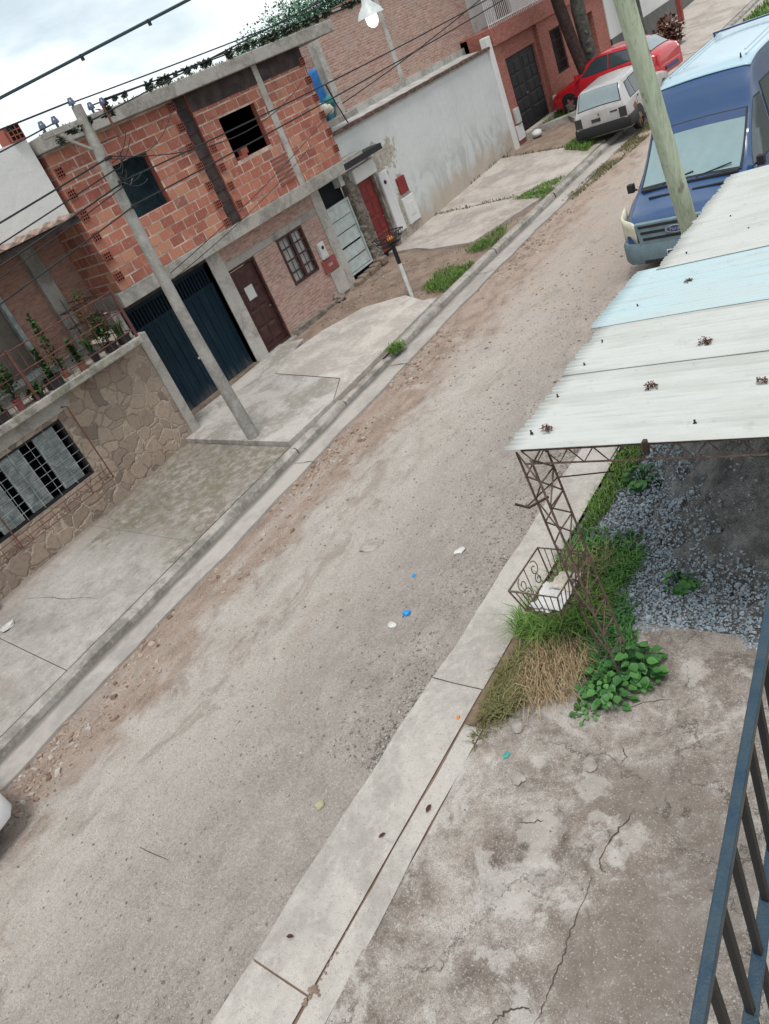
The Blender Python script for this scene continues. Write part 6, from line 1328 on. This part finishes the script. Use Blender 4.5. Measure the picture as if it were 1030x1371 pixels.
def crumple(x,y,z,s,mat,label,n=9):
    V=[];h=RNG.random((n,n))
    for j in range(n):
        for i in range(n): V.append((x+s*(i/(n-1)-.5)*2*(1+.15*h[j,i]),y+s*(j/(n-1)-.5)*2.2*(1+.15*h[i,j]),z+.10*s*6*(h[j,i]-.3)*.5))
    F=[(j*n+i,j*n+i+1,(j+1)*n+i+1,(j+1)*n+i) for j in range(n-1) for i in range(n-1)]
    o=npmesh('crumpled_paper',V,np.array(F),mat); tag(o,label,'paper'); s_=o.modifiers.new('thick','SOLIDIFY'); s_.thickness=.004
crumple(kx0+.03,ky0-.08,kz0+.04,.13,M['paper'],'white crumpled paper in the wrought iron trash basket'); crumple(kx0+.07,ky0+.12,kz0+.06,.10,M['cream'],'cream cardboard scrap in the wrought iron trash basket')
crumple(kx0-.06,ky0+.02,kz0+.03,.07,M['sack'],'pinkish paper scrap in the wrought iron trash basket'); crumple(kx0+.0,ky0-.16,kz0+.02,.07,M['paper'],'small white paper at the basket front edge')

# broad-leaved weeds at the post foot
def weed(x,y,n,rad,h,ls,label):
    t=thing('broadleaf_weed',(x,y,slope(y)),label,'weed'); a=RNG.uniform(0,6.28,n); r=rad*RNG.random(n)**.6; z=slope(y)+h*(.25+.75*RNG.random(n))*(1.15-r/rad*.5); V=[];F=[];T=[]; gs=G()
    for i in range(n):
        c=Vector((x+r[i]*math.cos(a[i]),y+r[i]*math.sin(a[i]),z[i])); s=ls*RNG.uniform(.6,1.25); d=Vector((math.cos(a[i]+RNG.normal(0,.5)),math.sin(a[i]+RNG.normal(0,.5)),RNG.uniform(-.35,.2))).normalized(); sd2=d.cross(Vector((0,0,1))).normalized(); up=sd2.cross(d)
        o=len(V); prof=[(0,0),(.18,.36),(.42,.46),(.7,.30),(1,0)]
        for u,w in prof: V+=[c+d*u*s-up*u*u*s*.25, c+d*u*s+sd2*w*s+up*(.10*s-u*u*s*.22), c+d*u*s-sd2*w*s+up*(.10*s-u*u*s*.22)]
        for k in range(4): p=o+3*k; F+=[(p,p+3,p+4,p+1),(p,p+2,p+5,p+3)]
        T+=[RNG.random()]*8; gs.tube([(x+.2*r[i]*math.cos(a[i]),y+.2*r[i]*math.sin(a[i]),slope(y)),tuple(c)],.004,4)
    npmesh('leaves',[tuple(v) for v in V],np.array(F),M['weed'],t,tone=T,smooth=True); build(gs,'stems',M['weed'],t)
weed(-2.57,4.10,110,.22,.30,.08,'broad leaved green weed on the yard right of the post foot')
weed(-2.75,3.85,80,.22,.22,.07,'small leaved weed clump around the post foot')
weed(-2.85,3.62,26,.12,.12,.05,'tiny green weed in front of the post foot')
weed(-2.55,5.2,34,.14,.2,.08,'solitary green weed growing out of the gravel')
weed(-3.45,6.75,44,.16,.26,.09,'pale green leafy weed under the canopy edge')
weed(-3.35,5.55,150,.36,.14,.055,'fine leaved weeds behind the lattice post')

# ------------------------------------------------------------------ balcony rail in front, house on the near side
RA=thing('balcony_rail',(-.38,.9,4.0),'worn blue balcony rail with thin black balusters in the foreground','railing')
dx,dy=.1165,-.993; rp_=lambda t,z:(-.40+dx*t,1.07+dy*t,z)
g=G(); g.beam(rp_(-1.2,4.0),rp_(1.9,4.0),.0185,.022,0); build(g,'top_rail',M['railblue'],RA,bevel=.003)
g=G(); g.beam(rp_(-1.2,3.655),rp_(1.9,3.655),.024,.012,0); build(g,'middle_rail',M['railblue'],RA,bevel=.002)
for i in range(30):
    t=-1.17+.102*i+.035
    g=G(); g.beam(rp_(t,3.15),rp_(t,3.986),.013,.013,0,(1,0,0)); build(g,'baluster',M['ironblk'],RA)
g=G(); g.beam(rp_(-1.2,3.18),rp_(1.9,3.18),.030,.015,0); build(g,'bottom_rail',M['railblue'],RA)
g=G(); g.ext([(-.455,2.4,2.95),(-.12,-.9,2.95),(.9,-.9,2.95),(.9,2.4,2.95)],(0,0,.13)); tag(build(g,'balcony_floor',plain('tan floor tile',(.30,.235,.17),.8,.3,5,.3),bevel=.01),'tan balcony floor slab under the foreground rail','balcony')
for y_ in (-.7,2.2): g=G(); g.box(.6,.85,y_-.12,y_+.12,-.1,2.95); tag(build(g,'balcony_column',M['conc'],bevel=.01),['grey concrete column carrying the near balcony at its street end','grey concrete column carrying the near balcony at its canopy end'][y_>0],'column')

# ------------------------------------------------------------------ trees
def crown(t,c,rad,n,ls,mat,seed=0,clumps=90):
    rg=np.random.default_rng(seed); cc=rg.normal(0,1,(clumps,3)); cc/=np.linalg.norm(cc,axis=1)[:,None]; cc*=rg.random((clumps,1))**.4*.85
    k=rg.integers(0,clumps,n); q=rg.normal(0,1,(n,3)); q/=np.linalg.norm(q,axis=1)[:,None]; q=cc[k]+q*(.27*rg.random((n,1))**.4)
    P=np.array(c)+q*np.array(rad); V,F,T=leafcloud(P,ls); ct=rg.random(clumps)[k]; return npmesh('crown',V,F,mat,t,tone=np.clip(.55*ct+.45*T,0,1))
def tree(x,y,zb,zt,rad,n,ls,label,mat='tree',seed=0,trunk=.2,group=None):
    t=thing('tree',(x,y,zb),label,'tree',group); g=G(); c=(x,y,zt-rad[2]); g.tube([(x,y,zb),(x+.1,y,(zb+c[2])/2),(x,y+.1,c[2])],[trunk,trunk*.75,trunk*.5],9)
    rg=np.random.default_rng(seed+5)
    for i in range(6): a=i*1.05; g.tube([(x,y,zb+(c[2]-zb)*.7),(x+.3*rad[0]*math.cos(a),y+.3*rad[1]*math.sin(a),c[2]),(x+.7*rad[0]*math.cos(a),y+.7*rad[1]*math.sin(a),c[2]+.3*rad[2])],[trunk*.45,trunk*.3,.03],6)
    build(g,'trunk',M['bark'],t,smooth=True,sharp=60); crown(t,c,rad,n,ls,M[mat],seed); return t
TG='green trees behind the roofs'
tree(-30,36.2,0,9.4,(3.4,5.0,3.6),42000,.15,'dark green tree behind the roofs, its crown highest at the right',seed=3)
tree(-30,31.9,0,8.15,(2.4,2.6,2.8),22000,.13,'low green tree crown at the left end of the trees behind the roof',seed=6)
tree(-26,40,0,9.2,(3.4,3.6,3.6),22000,.17,'green tree behind the brick upper storey',seed=8)
tree(-24,25.8,0,6.6,(1.8,1.9,2.4),9000,.14,'bushy tree seen through the terrace opening',seed=11)
t=thing('street_tree',(-12.35,26.6,pave(-12.3,26.6)),'leaning dark trunk with a second mossy grey trunk beside the red hatchback','tree')
zb=pave(-12.3,26.6)
g=G(); g.tube([(-12.12,27.0,zb-.1),(-12.2,27.05,zb+.9),(-12.38,27.0,zb+2.0),(-12.56,27.0,zb+3.2),(-12.68,26.9,zb+4.8),(-12.7,26.7,zb+6.6)],[.24,.2,.19,.19,.17,.12],12); build(g,'trunk',M['bark'],t,smooth=True,sharp=60)
g=G(); g.tube([(-12.15,27.5,zb-.1),(-12.12,27.55,zb+.8),(-12.18,27.55,zb+1.8),(-12.2,27.5,zb+2.9),(-12.1,27.5,zb+4.0),(-12.2,27.4,zb+6.4)],[.22,.19,.21,.22,.19,.12],12)
for i in range(7): g.rock((-12.1,27.4,zb+1.6+.28*i),.09,0,.9)
build(g,'trunk',M['barkg'],t,smooth=True,sharp=60)
crown(t,(-12.8,26,9.6),(3.0,3.2,2.0),2600,.22,M['tree'],21)
t=thing('street_tree',(-13.0,34.6,1.0),'dark slim trunk further up the pavement beyond the red hatchback','tree')
g=G(); g.tube([(-13.0,34.6,.9),(-13.05,34.5,2.2),(-13.0,34.2,4.2),(-12.9,34.0,6.2)],[.24,.2,.19,.14],10); build(g,'trunk',M['barkg'],t,smooth=True,sharp=60); crown(t,(-13,34,8.6),(2.4,2.4,1.8),1500,.24,M['tree'],22)
t=thing('dry_shrub',(-11.6,33.4,.95),'brown dry shrub at the pavement edge behind the red hatchback','shrub')
n=700; pp=RNG.normal(0,1,(n,3)); pp/=np.linalg.norm(pp,axis=1)[:,None]; V,F,T=leafcloud(np.array([-11.6,33.4,1.55])+pp*RNG.random((n,1))**.5*np.array([.55,.6,.65]),.16); npmesh('foliage',V,F,M['dryleaf'],t,tone=T)
g=G(); 
for i in range(5): a=i*1.25; g.tube([(-11.6,33.4,.85),(-11.6+.35*math.cos(a),33.4+.35*math.sin(a),1.7)],[.03,.012],5)
build(g,'stem',M['bark'],t)
g=G(); g.box(-12.9,-12.7,38.4,38.6,.8,3.4); g.box(-12.92,-12.68,38.38,38.62,3.4,3.5); tag(build(g,'gate_pillar',M['carred'] if False else plain('red painted pillar',(.26,.06,.045),.8,.3,5,.3),bevel=.015),'slim red painted pillar on the far pavement in front of the white house','pillar')
